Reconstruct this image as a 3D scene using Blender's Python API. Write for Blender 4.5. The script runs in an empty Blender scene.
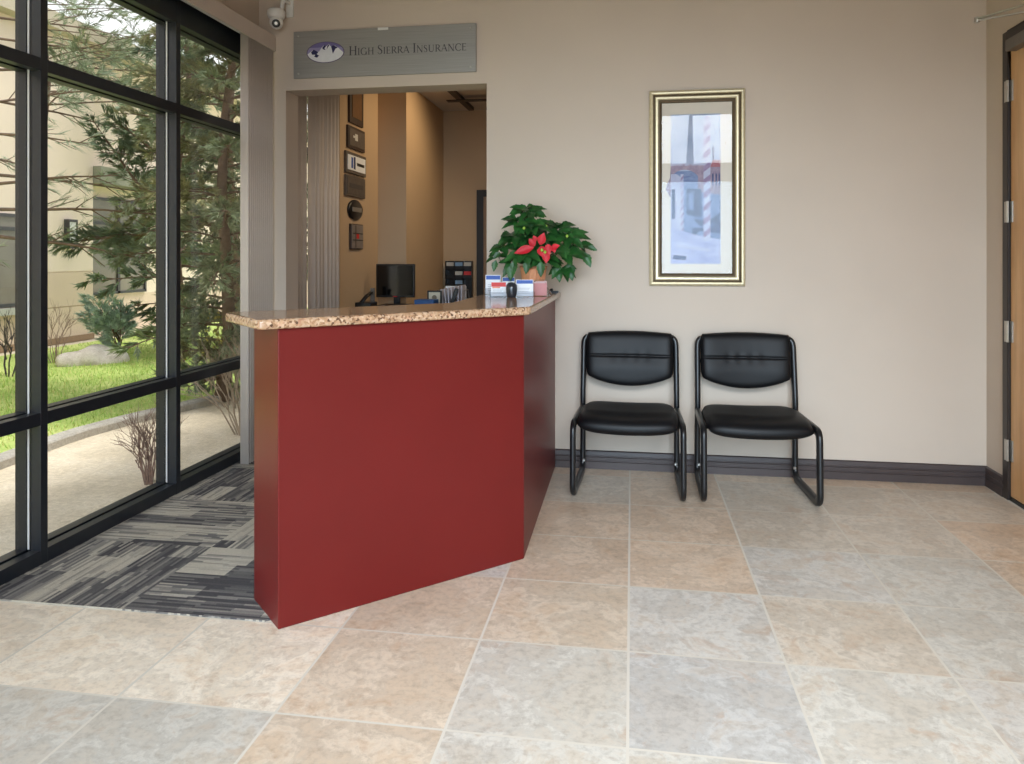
import bpy, bmesh, math, random
from mathutils import Vector, Matrix
R = math.radians
C = bpy.context.scene.collection
rnd = random.Random(7)

# ------------------------------------------------------------------ camera model (1024x764)
F = 755.15; YAW = .1572; Y0 = 256.25; T = .508; H = 2.6203*T; CX = 512.
cs, sn = math.cos(YAW), math.sin(YAW)
def ray(x, y):
    u = (x-CX)/F; v = -(y-Y0)/F
    return Vector((-sn+u*cs, cs+u*sn, v))
def atY(x, y, Y):
    d = ray(x, y); k = Y/d.y; return Vector((k*d.x, Y, H+k*d.z))
def atX(x, y, X):
    d = ray(x, y); k = X/d.x; return Vector((X, k*d.y, H+k*d.z))
def atZ(x, y, Z):
    d = ray(x, y); k = (Z-H)/d.z; return Vector((k*d.x, k*d.y, Z))
def atD(x, y, D):
    d = ray(x, y); return Vector((D*d.x, D*d.y, H+D*d.z))

cam = bpy.data.cameras.new('camera'); co = bpy.data.objects.new('camera', cam); C.objects.link(co)
co.location = (0, 0, H); co.rotation_euler = (R(90), 0, YAW)
cam.sensor_width = 36; cam.lens = F/1024*36; cam.shift_y = (Y0-382)/1024; cam.clip_start = .05; cam.clip_end = 300
bpy.context.scene.camera = co

# ------------------------------------------------------------------ materials
def srgb(r, g, b):
    f = lambda c: (c/255/12.92) if c/255 <= .04045 else ((c/255+.055)/1.055)**2.4
    return (f(r), f(g), f(b), 1)
MATS = {}
class NT:
    def __init__(s, name):
        s.m = bpy.data.materials.new(name); s.m.use_nodes = True
        s.t = s.m.node_tree; s.n = s.t.nodes; s.l = s.t.links
        s.b = s.n['Principled BSDF']; s.out = s.n['Material Output']
    def node(s, typ, **kw):
        n = s.n.new(typ)
        for k, v in kw.items():
            if k.startswith('i_'): n.inputs[k[2:].replace('_', ' ')].default_value = v
            else: setattr(n, k, v)
        return n
    def link(s, a, b): s.l.new(a, b)
    def coord(s, kind='Object'):
        return s.node('ShaderNodeTexCoord').outputs[kind]
    def noise(s, vec, scale, detail=4, rough=.55):
        n = s.node('ShaderNodeTexNoise'); n.inputs['Scale'].default_value = scale; n.inputs['Detail'].default_value = detail
        n.inputs['Roughness'].default_value = rough
        if vec is not None: s.link(vec, n.inputs['Vector'])
        return n
    def ramp(s, fac, stops, interp='LINEAR'):
        n = s.node('ShaderNodeValToRGB'); n.color_ramp.interpolation = interp
        e = n.color_ramp.elements
        while len(e) < len(stops): e.new(.5)
        for k, (p, c) in enumerate(stops): e[k].position = p; e[k].color = c
        s.link(fac, n.inputs['Fac']); return n.outputs['Color']
    def mix(s, fac, a, b, mode='MIX'):
        n = s.node('ShaderNodeMix', data_type='RGBA', blend_type=mode)
        for val, idx in ((fac, 0), (a, 6), (b, 7)):
            if hasattr(val, 'node'): s.link(val, n.inputs[idx])
            else: n.inputs[idx].default_value = val
        return n.outputs[2]
    def math(s, op, a, b=None, c=None):
        n = s.node('ShaderNodeMath', operation=op)
        for val, idx in ((a, 0), (b, 1), (c, 2)):
            if val is None: continue
            if hasattr(val, 'node'): s.link(val, n.inputs[idx])
            else: n.inputs[idx].default_value = val
        return n.outputs[0]
    def mapping(s, vec, scale=(1, 1, 1), rot=(0, 0, 0)):
        n = s.node('ShaderNodeMapping'); n.inputs['Scale'].default_value = scale; n.inputs['Rotation'].default_value = rot
        s.link(vec, n.inputs['Vector']); return n.outputs[0]
    def bump(s, h, strength=.2, dist=.01):
        n = s.node('ShaderNodeBump'); n.inputs['Strength'].default_value = strength; n.inputs['Distance'].default_value = dist
        s.link(h, n.inputs['Height']); s.link(n.outputs[0], s.b.inputs['Normal'])

def M(name, col, rough=.5, metal=0., var=.06, scale=20, bump=0., spec=.5, stretch=(1, 1, 1), emit=0.):
    if name in MATS: return MATS[name]
    t = NT(name); c = srgb(*col)
    v = t.mapping(t.coord(), stretch)
    n = t.noise(v, scale)
    lo = tuple(x*(1-var) for x in c[:3])+(1,); hi = tuple(min(1, x*(1+var)) for x in c[:3])+(1,)
    t.link(t.ramp(n.outputs['Fac'], [(.3, lo), (.7, hi)]), t.b.inputs['Base Color'])
    t.b.inputs['Roughness'].default_value = rough; t.b.inputs['Metallic'].default_value = metal
    t.b.inputs['Specular IOR Level'].default_value = spec
    if bump: t.bump(n.outputs['Fac'], bump, .002)
    MATS[name] = t.m; return t.m

def glass_mat(name, tint=(.93, .97, .95, 1), refl=1.0, rough=0.0):
    t = NT(name)
    tr = t.node('ShaderNodeBsdfTransparent'); tr.inputs[0].default_value = tint
    gl = t.node('ShaderNodeBsdfGlossy'); gl.inputs['Roughness'].default_value = rough
    n = t.noise(t.coord(), 2.0)
    fr = t.node('ShaderNodeLayerWeight'); fr.inputs[0].default_value = .5
    sch = t.math('MULTIPLY_ADD', t.math('POWER', fr.outputs['Facing'], 5.), .96, .04)
    f = t.math('MULTIPLY', sch, t.math('MULTIPLY_ADD', n.outputs['Fac'], .1, refl-.05))
    mx = t.node('ShaderNodeMixShader'); t.link(f, mx.inputs[0]); t.link(tr.outputs[0], mx.inputs[1]); t.link(gl.outputs[0], mx.inputs[2])
    t.link(mx.outputs[0], t.out.inputs[0]); MATS[name] = t.m; return t.m

# walls: warm taupe paint with a fine orange-peel texture
def wall_mat(name, col):
    t = NT(name); v = t.coord(); n = t.noise(v, 1.3, 3); f = t.noise(v, 220, 2)
    c = srgb(*col)
    t.link(t.ramp(n.outputs['Fac'], [(.3, tuple(x*.97 for x in c[:3])+(1,)), (.7, tuple(x*1.03 for x in c[:3])+(1,))]), t.b.inputs['Base Color'])
    t.b.inputs['Roughness'].default_value = .75; t.b.inputs['Specular IOR Level'].default_value = .25
    t.bump(f.outputs['Fac'], .12, .002); return t.m
m_wall = wall_mat('taupe_wall_paint', (204, 190, 175))
m_wall_in = wall_mat('tan_office_paint', (196, 168, 136))
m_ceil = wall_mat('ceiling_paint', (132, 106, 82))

# stone look tiles
def tile_mat():
    t = NT('stone_tile')
    pos = t.node('ShaderNodeNewGeometry').outputs['Position']
    tint = t.node('ShaderNodeAttribute', attribute_name='tint').outputs['Color']
    rv = t.node('ShaderNodeAttribute', attribute_name='seed').outputs['Vector']
    off = t.node('ShaderNodeVectorMath', operation='MULTIPLY_ADD'); t.link(rv, off.inputs[0]); off.inputs[1].default_value = (37, 53, 11); t.link(pos, off.inputs[2])
    v = off.outputs[0]
    warp = t.noise(v, 3.5, 3)
    wv = t.node('ShaderNodeVectorMath', operation='MULTIPLY_ADD'); t.link(warp.outputs['Color'], wv.inputs[0]); wv.inputs[1].default_value = (.35, .35, .35); t.link(v, wv.inputs[2])
    big = t.noise(wv.outputs[0], 3.4, 9, .72)
    fine = t.noise(v, 38, 6, .7)
    pit = t.noise(v, 90, 3, .6)
    cl = t.ramp(big.outputs['Fac'], [(.32, (.74, .71, .68, 1)), (.42, (.98, .93, .88, 1)), (.49, (.90, .89, .88, 1)), (.54, (1.12, 1.13, 1.14, 1)), (.62, (.98, .90, .82, 1)), (.72, (1.12, 1.12, 1.12, 1))])
    base = t.mix(.80, tint, cl, 'MULTIPLY')
    fi = t.ramp(fine.outputs['Fac'], [(.32, (.80, .77, .74, 1)), (.5, (1, 1, 1, 1)), (.72, (1.10, 1.09, 1.07, 1))])
    base = t.mix(.95, base, fi, 'MULTIPLY')
    rust = t.noise(wv.outputs[0], 7.5, 5, .7)
    rf = t.ramp(rust.outputs['Fac'], [(.56, (0, 0, 0, 1)), (.72, (.55, .55, .55, 1))])
    base = t.mix(rf, base, (.50, .31, .18, 1))
    sx = t.node('ShaderNodeSeparateXYZ'); t.link(pos, sx.inputs[0])
    def line(o, o0):
        a = t.math('FRACT', t.math('MULTIPLY_ADD', o, 1/T, 20-o0))
        d = t.math('MINIMUM', a, t.math('SUBTRACT', 1., a))
        return t.math('LESS_THAN', d, .0085)
    g = t.math('MAXIMUM', line(sx.outputs[0], -.0215), line(sx.outputs[1], .0665))
    t.link(t.mix(g, base, srgb(214, 206, 192)), t.b.inputs['Base Color'])
    rr = t.math('MULTIPLY_ADD', fine.outputs['Fac'], .22, .24)
    t.link(t.math('MULTIPLY_ADD', g, .35, rr), t.b.inputs['Roughness'])
    hgt = t.math('SUBTRACT', t.math('ADD', big.outputs['Fac'], t.math('MULTIPLY', pit.outputs['Fac'], .3)), t.math('MULTIPLY', g, 1.2))
    t.bump(hgt, .25, .003)
    return t.m
m_tile = tile_mat()

def carpet_mat():
    t = NT('striped_carpet_tile')
    pos = t.node('ShaderNodeNewGeometry').outputs['Position']
    sx = t.node('ShaderNodeSeparateXYZ'); t.link(pos, sx.inputs[0])
    S = .61
    cx = t.math('FLOOR', t.math('MULTIPLY_ADD', sx.outputs[0], 1/S, 20.1)); cy = t.math('FLOOR', t.math('MULTIPLY_ADD', sx.outputs[1], 1/S, 20.78))
    par = t.math('MODULO', t.math('ADD', cx, cy), 2.)
    def sel(p, q):
        return t.math('ADD', t.math('MULTIPLY', p, t.math('SUBTRACT', 1., par)), t.math('MULTIPLY', q, par))
    al = sel(sx.outputs[0], sx.outputs[1]); ac = sel(sx.outputs[1], sx.outputs[0])
    def rows(pitch, seg, sd_):
        row = t.math('FLOOR', t.math('MULTIPLY_ADD', ac, 1/pitch, 50.3)); w1 = t.node('ShaderNodeTexWhiteNoise', noise_dimensions='1D'); t.link(t.math('ADD', row, sd_), w1.inputs['W'])
        sg_ = t.math('FLOOR', t.math('ADD', t.math('MULTIPLY_ADD', al, 1/seg, 50.), t.math('MULTIPLY', w1.outputs['Value'], 7.)))
        cv = t.node('ShaderNodeCombineXYZ'); t.link(row, cv.inputs[0]); t.link(sg_, cv.inputs[1]); t.link(t.math('MULTIPLY_ADD', cx, 13.7, t.math('MULTIPLY', cy, 5.1)), cv.inputs[2])
        w2 = t.node('ShaderNodeTexWhiteNoise', noise_dimensions='3D'); t.link(cv.outputs[0], w2.inputs['Vector']); return w2.outputs['Value']
    f = t.math('ADD', t.math('MULTIPLY', rows(.0125, .16, 3.), .42), t.math('MULTIPLY', rows(.105, .34, 9.), .58))
    col = t.ramp(f, [(.18, srgb(82, 80, 82)), (.40, srgb(122, 119, 116)), (.56, srgb(166, 160, 150)), (.74, srgb(196, 188, 172))])
    tuft = t.noise(pos, 420, 2)
    col = t.mix(.7, col, t.ramp(tuft.outputs['Fac'], [(.3, (.6, .6, .6, 1)), (.7, (1.25, 1.25, 1.25, 1))]), 'MULTIPLY')
    t.link(col, t.b.inputs['Base Color']); t.b.inputs['Roughness'].default_value = .95; t.b.inputs['Specular IOR Level'].default_value = .1
    t.bump(tuft.outputs['Fac'], .6, .004); return t.m
m_carpet = carpet_mat()

def granite_mat():
    t = NT('speckled_granite'); v = t.coord()
    vo = t.node('ShaderNodeTexVoronoi'); vo.inputs['Scale'].default_value = 120; t.link(v, vo.inputs['Vector'])
    n = t.noise(v, 30, 4, .7)
    sx = t.node('ShaderNodeSeparateColor'); t.link(vo.outputs['Color'], sx.inputs[0])
    c = t.ramp(sx.outputs[0], [(0, srgb(84, 62, 50)), (.10, srgb(132, 100, 76)), (.28, srgb(176, 140, 108)), (.6, srgb(196, 162, 130)), (.85, srgb(206, 180, 154)), (1, srgb(186, 140, 112))])
    c = t.mix(.5, c, t.ramp(n.outputs['Fac'], [(.35, (.6, .5, .42, 1)), (.6, (1.1, 1.05, 1, 1))]), 'MULTIPLY')
    t.link(c, t.b.inputs['Base Color']); t.b.inputs['Roughness'].default_value = .12; t.b.inputs['Specular IOR Level'].default_value = .6
    return t.m
m_granite = granite_mat()

def wood_mat(name, c1, c2, c3, stretch=(14, 14, .8)):
    t = NT(name); v = t.coord(); n = t.noise(t.mapping(v, stretch), 1.6, 6, .6); g = t.noise(t.mapping(v, (stretch[0]*6, stretch[1]*6, stretch[2]*2)), 2, 3)
    c = t.ramp(n.outputs['Fac'], [(.3, srgb(*c1)), (.5, srgb(*c2)), (.7, srgb(*c3))])
    c = t.mix(.4, c, t.ramp(g.outputs['Fac'], [(.35, (.78, .74, .7, 1)), (.6, (1.05, 1.03, 1, 1))]), 'MULTIPLY')
    t.link(c, t.b.inputs['Base Color']); t.b.inputs['Roughness'].default_value = .38; return t.m
m_door = wood_mat('maple_veneer', (196, 148, 98), (212, 166, 116), (226, 184, 136), (3, 3, .7))

m_red = M('red_laminate', (104, 25, 23), .38, var=.05, scale=3, spec=.32)
m_black = M('black_aluminium', (30, 35, 42), .35, var=.1, scale=30)
m_frameblack = M('black_powder_coat', (22, 23, 25), .32, var=.1, scale=40)
m_base = M('dark_rubber_base', (68, 58, 57), .42, var=.08, scale=12)
m_vinyl = M('black_vinyl', (15, 15, 17), .46, var=.12, scale=160, bump=.12, spec=.25)
m_blind = M('taupe_vane_vinyl', (206, 194, 184), .55, var=.03, scale=8)
m_brushed = M('brushed_aluminium', (158, 157, 152), .45, .4, var=.12, scale=3, stretch=(1, 1, 120))
m_white = M('white_plastic', (226, 226, 222), .35, var=.02)
m_paper = M('white_paper', (236, 238, 242), .7, var=.02)
m_dark = M('dark_plastic', (18, 18, 20), .3, var=.1)
m_screen = M('black_screen', (8, 8, 9), .12, var=.1)
m_gold = M('champagne_gold', (214, 202, 168), .35, .45, var=.08, scale=60)
m_goldd = M('antique_bronze', (92, 78, 58), .45, .5, var=.3, scale=160)
m_mat = M('cream_mat_board', (226, 218, 200), .8, var=.02)
m_steel = M('satin_steel', (190, 188, 182), .3, .85, var=.05, scale=60)
m_greymetal = M('grey_painted_metal', (116, 110, 104), .4, .4, var=.06)
m_glass = glass_mat('window_glass', (.97, .97, .96, 1), 1.0)
m_pglass = glass_mat('picture_glass', (.98, .98, .99, 1), .55)
m_acryl = glass_mat('clear_acrylic', (.93, .95, .97, 1), 1.5)
m_navy = M('navy', (34, 46, 92), .5)
m_blue = M('print_blue', (40, 84, 168), .5)
m_redp = M('print_red', (204, 42, 40), .5)
m_orange = M('print_orange', (226, 132, 90), .5)
m_gtext = M('print_grey', (150, 154, 164), .7)
m_text = M('sign_lettering_grey', (62, 58, 66), .5)

# ------------------------------------------------------------------ mesh builder
class MB:
    def __init__(s): s.v = []; s.f = []; s.mi = []; s.cur = 0
    def mat(s, i): s.cur = i; return s
    def add(s, vs, fs):
        b = len(s.v); s.v += [Vector(p) for p in vs]
        for f in fs: s.f.append(tuple(b+i for i in f)); s.mi.append(s.cur)
        return s
    def box(s, a, b, rot=None, org=None):
        x0, y0, z0 = a; x1, y1, z1 = b
        vs = [Vector(p) for p in ((x0,y0,z0),(x1,y0,z0),(x1,y1,z0),(x0,y1,z0),(x0,y0,z1),(x1,y0,z1),(x1,y1,z1),(x0,y1,z1))]
        if rot is not None:
            o = Vector(org); vs = [o+rot@(p-o) for p in vs]
        return s.add(vs, [(0,3,2,1),(4,5,6,7),(0,1,5,4),(1,2,6,5),(2,3,7,6),(3,0,4,7)])
    def prism(s, poly, z0, z1):
        n = len(poly)
        vs = [(p[0],p[1],z0) for p in poly]+[(p[0],p[1],z1) for p in poly]
        return s.add(vs, [tuple(range(n-1,-1,-1)), tuple(range(n,2*n))]+[(i,(i+1)%n,n+(i+1)%n,n+i) for i in range(n)])
    def sweep(s, path, prof, closed=False, up=Vector((1,0,0)), cap=True, scale=None):
        # prof: list of (a,b): a along `side`, b along `nrm`
        path = [Vector(p) for p in path]; n = len(path); m = len(prof); vs = []
        for i, p in enumerate(path):
            if closed: t = path[(i+1)%n]-path[i-1]
            else: t = path[min(i+1,n-1)]-path[max(i-1,0)]
            t.normalize(); u = up if abs(up.dot(t)) < .95 else Vector((0,1,0))
            sd = (u-t*u.dot(t)).normalized(); nr = t.cross(sd)
            k = scale[i] if scale else 1
            vs += [p+sd*a*k+nr*b*k for a, b in prof]
        fs = []
        for i in range(n if closed else n-1):
            j = (i+1)%n
            for q in range(m): fs.append((i*m+q, i*m+(q+1)%m, j*m+(q+1)%m, j*m+q))
        if not closed and cap: fs += [tuple(range(m-1,-1,-1)), tuple(range((n-1)*m, n*m))]
        return s.add(vs, fs)
    def tube(s, path, r, seg=8, scale=None, closed=False, cap=True):
        return s.sweep(path, [(r*math.cos(2*math.pi*k/seg), r*math.sin(2*math.pi*k/seg)) for k in range(seg)], closed, scale=scale, cap=cap)
    def lathe(s, prof, c, axis='z', seg=24, cap=True):
        vs = []; c = Vector(c)
        for r, h in prof:
            for k in range(seg):
                a = 2*math.pi*k/seg; x, y = r*math.cos(a), r*math.sin(a)
                vs.append(c+(Vector((x,y,h)) if axis == 'z' else Vector((x,-h,y)) if axis == 'y' else Vector((h,x,y))))
        fs = [(i*seg+k, i*seg+(k+1)%seg, (i+1)*seg+(k+1)%seg, (i+1)*seg+k) for i in range(len(prof)-1) for k in range(seg)]
        if cap: fs += [tuple(range(seg-1,-1,-1)), tuple(range((len(prof)-1)*seg, len(prof)*seg))]
        return s.add(vs, fs)
    def grid(s, fn, nu, nv, flip=False):
        vs = [fn(i/nu, j/nv) for j in range(nv+1) for i in range(nu+1)]
        w = nu+1; fs = []
        for j in range(nv):
            for i in range(nu):
                f = (j*w+i, j*w+i+1, (j+1)*w+i+1, (j+1)*w+i); fs.append(f[::-1] if flip else f)
        return s.add(vs, fs)
    def build(s, name, mats, parent=None, smooth=False, bevel=0., merge=False, local=False, seg=2):
        """world coordinates unless local; top-level objects get their origin at the base centre"""
        if not isinstance(mats, (list, tuple)): mats = [mats]
        lo = Vector([min(p[i] for p in s.v) for i in range(3)]); hi = Vector([max(p[i] for p in s.v) for i in range(3)])
        org = (lo+hi)/2
        if parent is None: org.z = lo.z
        me = bpy.data.meshes.new(name); me.from_pydata([p-org for p in s.v], [], s.f)
        for m in mats: me.materials.append(m)
        me.polygons.foreach_set('material_index', s.mi)
        if merge or bevel:
            bm = bmesh.new(); bm.from_mesh(me)
            bmesh.ops.remove_doubles(bm, verts=bm.verts, dist=1e-5)
            bmesh.ops.recalc_face_normals(bm, faces=bm.faces); bm.to_mesh(me); bm.free()
        if smooth: me.polygons.foreach_set('use_smooth', [True]*len(me.polygons))
        me.update()
        o = bpy.data.objects.new(name, me); C.objects.link(o)
        if parent is not None:
            o.parent = parent; o.location = org if local else org-wloc(parent)
        else: o.location = org
        if bevel:
            b = o.modifiers.new('bevel', 'BEVEL'); b.width = bevel; b.segments = seg; b.limit_method = 'ANGLE'; b.angle_limit = R(40)
            me.polygons.foreach_set('use_smooth', [True]*len(me.polygons)); b.harden_normals = True
        return o
def wloc(o):
    v = Vector(o.location)
    while o.parent: o = o.parent; v += Vector(o.location)
    return v
def tag(o, label, cat, group=None, kind=None):
    if label: o['label'] = label
    if cat: o['category'] = cat
    if group: o['group'] = group
    if kind: o['kind'] = kind
    return o
def thing(name, label, cat, loc, rotz=0, group=None, kind=None):
    o = bpy.data.objects.new(name, None); C.objects.link(o); o.empty_display_size = .05
    o.location = loc; o.rotation_euler = (0, 0, rotz)
    return tag(o, label, cat, group, kind)
def copy_tree(o, parent=None):
    c = o.copy(); C.objects.link(c)
    if parent is not None: c.parent = parent
    for ch in list(o.children): copy_tree(ch, c)
    return c
def rrect(w, d, r, n=4):
    pts = []
    for cx, cy, a0 in ((w/2-r, d/2-r, 0), (-w/2+r, d/2-r, 90), (-w/2+r, -d/2+r, 180), (w/2-r, -d/2+r, 270)):
        for k in range(n+1):
            a = R(a0+90*k/n); pts.append((cx+r*math.cos(a), cy+r*math.sin(a)))
    return pts
def rpoly(pts, radii, n=5):
    """round the corners of a polygon"""
    out = []; N = len(pts)
    for i in range(N):
        p = Vector(pts[i]); a = Vector(pts[i-1]); b = Vector(pts[(i+1)%N]); r = radii[i]
        if r <= 0: out.append(tuple(p)); continue
        d1 = (a-p).normalized(); d2 = (b-p).normalized(); p1 = p+d1*r; p2 = p+d2*r
        for k in range(n+1):
            t = k/n; q = p1*(1-t)**2+p*2*t*(1-t)+p2*t*t; out.append(tuple(q))
    return out
def fillet(path, r, n=6):
    """round the inner corners of an open 3-D polyline"""
    path = [Vector(p) for p in path]; out = [path[0]]
    rs = r if isinstance(r, (list, tuple)) else [r]*len(path)
    for i in range(1, len(path)-1):
        p = path[i]; d1 = path[i-1]-p; d2 = path[i+1]-p
        k1 = min(rs[i], d1.length*.49); k2 = min(rs[i], d2.length*.49)
        p1 = p+d1.normalized()*k1; p2 = p+d2.normalized()*k2
        out += [p1*(1-t)**2+p*2*t*(1-t)+p2*t*t for t in [k/n for k in range(n+1)]]
    return out+[path[-1]]

# ------------------------------------------------------------------ room shell
YB = 4.765; XL = -2.505; XR = 2.036; YF = -1.1; ZC = 3.3; YI = 8.72; ZI = 3.05
# floor
mb = MB(); tints = []
BE = srgb(212, 195, 174); TA = srgb(208, 187, 165); GR = srgb(200, 194, 185); PA = srgb(203, 197, 186); TG = srgb(204, 192, 176); WB = srgb(236, 223, 204)
TM = {(-1,4): TG, (0,4): TA, (1,4): TG, (2,4): TG, (3,4): TG, (-1,3): TA, (0,3): TA, (1,3): TG, (2,3): TG, (3,3): TA, (-2,3): TA, (-1,2): TA, (0,2): TA, (1,2): GR, (2,2): PA, (3,2): TA,
      (-2,1): BE, (-1,1): BE, (0,1): GR, (1,1): TG, (2,1): PA, (3,1): PA, (-3,1): WB, (-4,0): WB, (-3,0): WB, (-2,0): BE, (-1,0): PA, (0,0): srgb(196, 192, 186), (1,0): PA, (2,0): GR,
      (-5,0): WB, (-4,-1): PA, (-3,-1): PA, (-2,-1): BE, (-1,-1): PA, (0,-1): PA, (1,-1): PA}
def cl(v, a, b): return max(a, min(b, v))
for j in range(-7, 6):
    for i in range(-6, 5):
        x0 = cl(T*(i-.0215), XL-.1, XR); x1 = cl(T*(i+1-.0215), XL-.1, XR); y0 = cl(T*(j+4.0665), YF, YB); y1 = cl(T*(j+5.0665), YF, YB)
        if x1-x0 < .001 or y1-y0 < .001: continue
        mb.add([(x0,y0,0),(x1,y0,0),(x1,y1,0),(x0,y1,0)], [(0,1,2,3)])
        tints.append(TM.get((i, j), rnd.choice([BE, TA, GR, PA, WB])))
fl = mb.build('floor', m_tile)
at = fl.data.attributes.new('tint', 'FLOAT_COLOR', 'FACE'); sd = fl.data.attributes.new('seed', 'FLOAT_VECTOR', 'FACE')
for k, c in enumerate(tints):
    q = rnd.uniform(.95, 1.05); at.data[k].color = (c[0]*q, c[1]*q, c[2]*q, 1); sd.data[k].vector = (rnd.random(), rnd.random(), rnd.random())
tag(fl, 'large beige and grey stone-look floor tiles with pale grout', 'floor', kind='structure')
sub = MB().box((XL-.1, YF, -.14), (XR+.1, YI, -.003)).build('floor', M('concrete', (150, 146, 140), .9)); tag(sub, 'slab under the floor coverings', 'floor', kind='structure')
cp = MB().prism([(-2.52, 2.574), (-1.32, 2.574), (-.62, 3.27), (-.62, YB), (1.6, YB+.02), (1.6, YI), (-2.52, YI)], .0, .006).build('floor', m_carpet)
tag(cp, 'charcoal carpet tiles with broken grey stripes beside the window', 'floor', kind='structure')

# back wall with the reception opening
OX0, OX1, OZ = -2.29, -.92, 2.442; WT = .185
mb = MB()
mb.box((XL-.06, YB, 0), (OX0, YB+WT, ZC)); mb.box((OX0, YB, OZ), (OX1, YB+WT, ZC)); mb.box((OX1, YB, 0), (XR+.1, YB+WT, ZC))
tag(mb.build('wall_back', m_wall), 'taupe wall with the office opening, sign and picture', 'wall', kind='structure')
# right wall with door opening
DY0, DY1, DZ = 3.52, 4.549, 2.56
mb = MB(); mb.box((XR, DY1, 0), (XR+.12, YB, ZC)); mb.box((XR, DY0, DZ), (XR+.12, DY1, ZC)); mb.box((XR, YF, 0), (XR+.12, DY0, ZC))
tag(mb.build('wall_right', m_wall), 'taupe side wall around the wooden door', 'wall', kind='structure')
# wall over the window, front wall with window openings, ceilings
tag(MB().box((XL-.16, YF, 2.80), (XL+.02, YB, ZC)).build('wall_left', m_wall), 'taupe wall strip above the tall windows', 'wall', kind='structure')
mb = MB(); mb.box((XL, YF-.15, 0), (-2.1, YF, ZC)); mb.box((1.85, YF-.15, 0), (XR+.1, YF, ZC)); mb.box((-2.1, YF-.15, 3.2), (1.85, YF, ZC)); mb.box((-2.1, YF-.15, 0), (1.85, YF, .1))
tag(mb.build('wall_front', m_wall), 'taupe wall behind the viewer with wide openings', 'wall', kind='structure')
tag(MB().box((XL-.1, YF, ZC), (XR+.1, YB+.1, ZC+.08)).build('ceiling', m_ceil), 'lobby ceiling', 'ceiling', kind='structure')
# inner office
tag(MB().box((-2.6, YB+WT, ZI), (1.7, YI+.1, ZI+.08)).build('ceiling', wall_mat('office_ceiling_paint', (206, 196, 186))), 'flat ceiling of the office behind the opening', 'ceiling', kind='structure')
mb = MB(); mb.box((-2.6, 6.23, 0), (-2.5, 7.23, ZI)); mb.box((-2.6, YB+WT, 2.8), (-2.5, 6.23, ZI))
mb.box((-2.6, 7.23, 0), (-2.207, YI, ZI))
tag(mb.build('wall_office_left', m_wall_in), 'tan office wall with a stepped column behind the plaques', 'wall', kind='structure')
tag(MB().box((-2.207, YI, 0), (1.7, YI+.1, ZI)).build('wall_office_back', m_wall_in), 'brown far wall of the office', 'wall', kind='structure')
tag(MB().box((1.6, YB+WT, 0), (1.7, YI, ZI)).build('wall_office_right', m_wall_in), 'right wall of the office', 'wall', kind='structure')

# baseboards (moulded rubber base with grooves)
def baseboard(name, p0, p1, nrm, label):
    prof = [(0,0),(.014,0),(.014,.043),(.009,.046),(.009,.052),(.014,.055),(.014,.072),(.009,.075),(.009,.081),(.013,.084),(.011,.108),(.004,.114),(0,.114)]
    p0 = Vector(p0); p1 = Vector(p1); n = Vector(nrm); up = Vector((0,0,1)); m = len(prof)
    mb = MB(); vs = [q+n*a+up*b for q in (p0, p1) for a, b in prof]
    mb.add(vs, [(k,(k+1)%m,m+(k+1)%m,m+k) for k in range(m)]+[tuple(range(m-1,-1,-1)), tuple(range(m,2*m))])
    tag(mb.build(name, m_base, merge=True), label, 'baseboard', kind='structure')
baseboard('baseboard_back', (-.477, YB, 0), (XR, YB, 0), (0,-1,0), 'dark brown grooved baseboard behind the two chairs')
baseboard('baseboard_right', (XR, YB-.014, 0), (XR, DY1, 0), (-1,0,0), 'short dark brown grooved baseboard beside the wooden door')

# ------------------------------------------------------------------ storefront window (left)
XO = -2.63; XG = -2.563
def storefront(name, ys, y0, y1, rows, label):
    w = thing(name, label, 'window', (XG, (y0+y1)/2, 0), kind='structure')
    for y in ys:
        m = MB(); m.box((XG+.012, y-.020, .0), (XL, y+.020, 2.80)); m.box((XO, y-.021, .0), (XG-.012, y+.021, 2.80)); m.box((XG-.012, y-.012, 0), (XG+.012, y+.012, 2.80))
        m.build('mullion', m_black, w, bevel=.002)
        MB().box((XG-.004, y-.0235, .07), (XG+.004, y-.0215, 2.66)).build('bead_highlight', M('pale_highlight', (225, 228, 232), .3), w)  # pale strip painting the bright highlight along the glass edge
    for z0, z1 in rows:
        m = MB(); m.box((XG+.012, y0, z0), (XL-.001, y1, z1)); m.box((XO, y0, z0), (XG-.012, y1, z1)); m.box((XG-.012, y0, z0+.008), (XG+.012, y1, z1-.008))
        m.build('transom', m_black, w, bevel=.002)
    ye = [y0]+[y for y in ys if y0 < y < y1]+[y1]
    for a, b in zip(ye[:-1], ye[1:]):
        for (l0, l1), (u0, u1) in zip(rows[:-1], rows[1:]):
            MB().box((XG-.003, a, l1-.01), (XG+.003, b, u0+.01)).build('pane', m_glass, w)
    return w
ROWS = [(0, .066), (.603, .658), (2.13, 2.185), (2.635, 2.80)]
storefront('window_1', [-1.03, -.05, .93, 1.92, 2.905, 3.882], YF, YB+.05, ROWS, 'tall black framed window wall beside the carpet, looking out to the garden')
storefront('window_2', [4.96, 6.20], YB+WT-.01, 6.23, ROWS, 'office window behind the closed vertical vanes')
# pale wall return between the two windows is part of the back wall; exterior skirt
tag(MB().box((XO-.03, YF, -.14), (XL-.02, 6.3, -.001)).build('trim_sill', m_black), 'black sill strip under the tall windows', 'trim', kind='structure')

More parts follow.
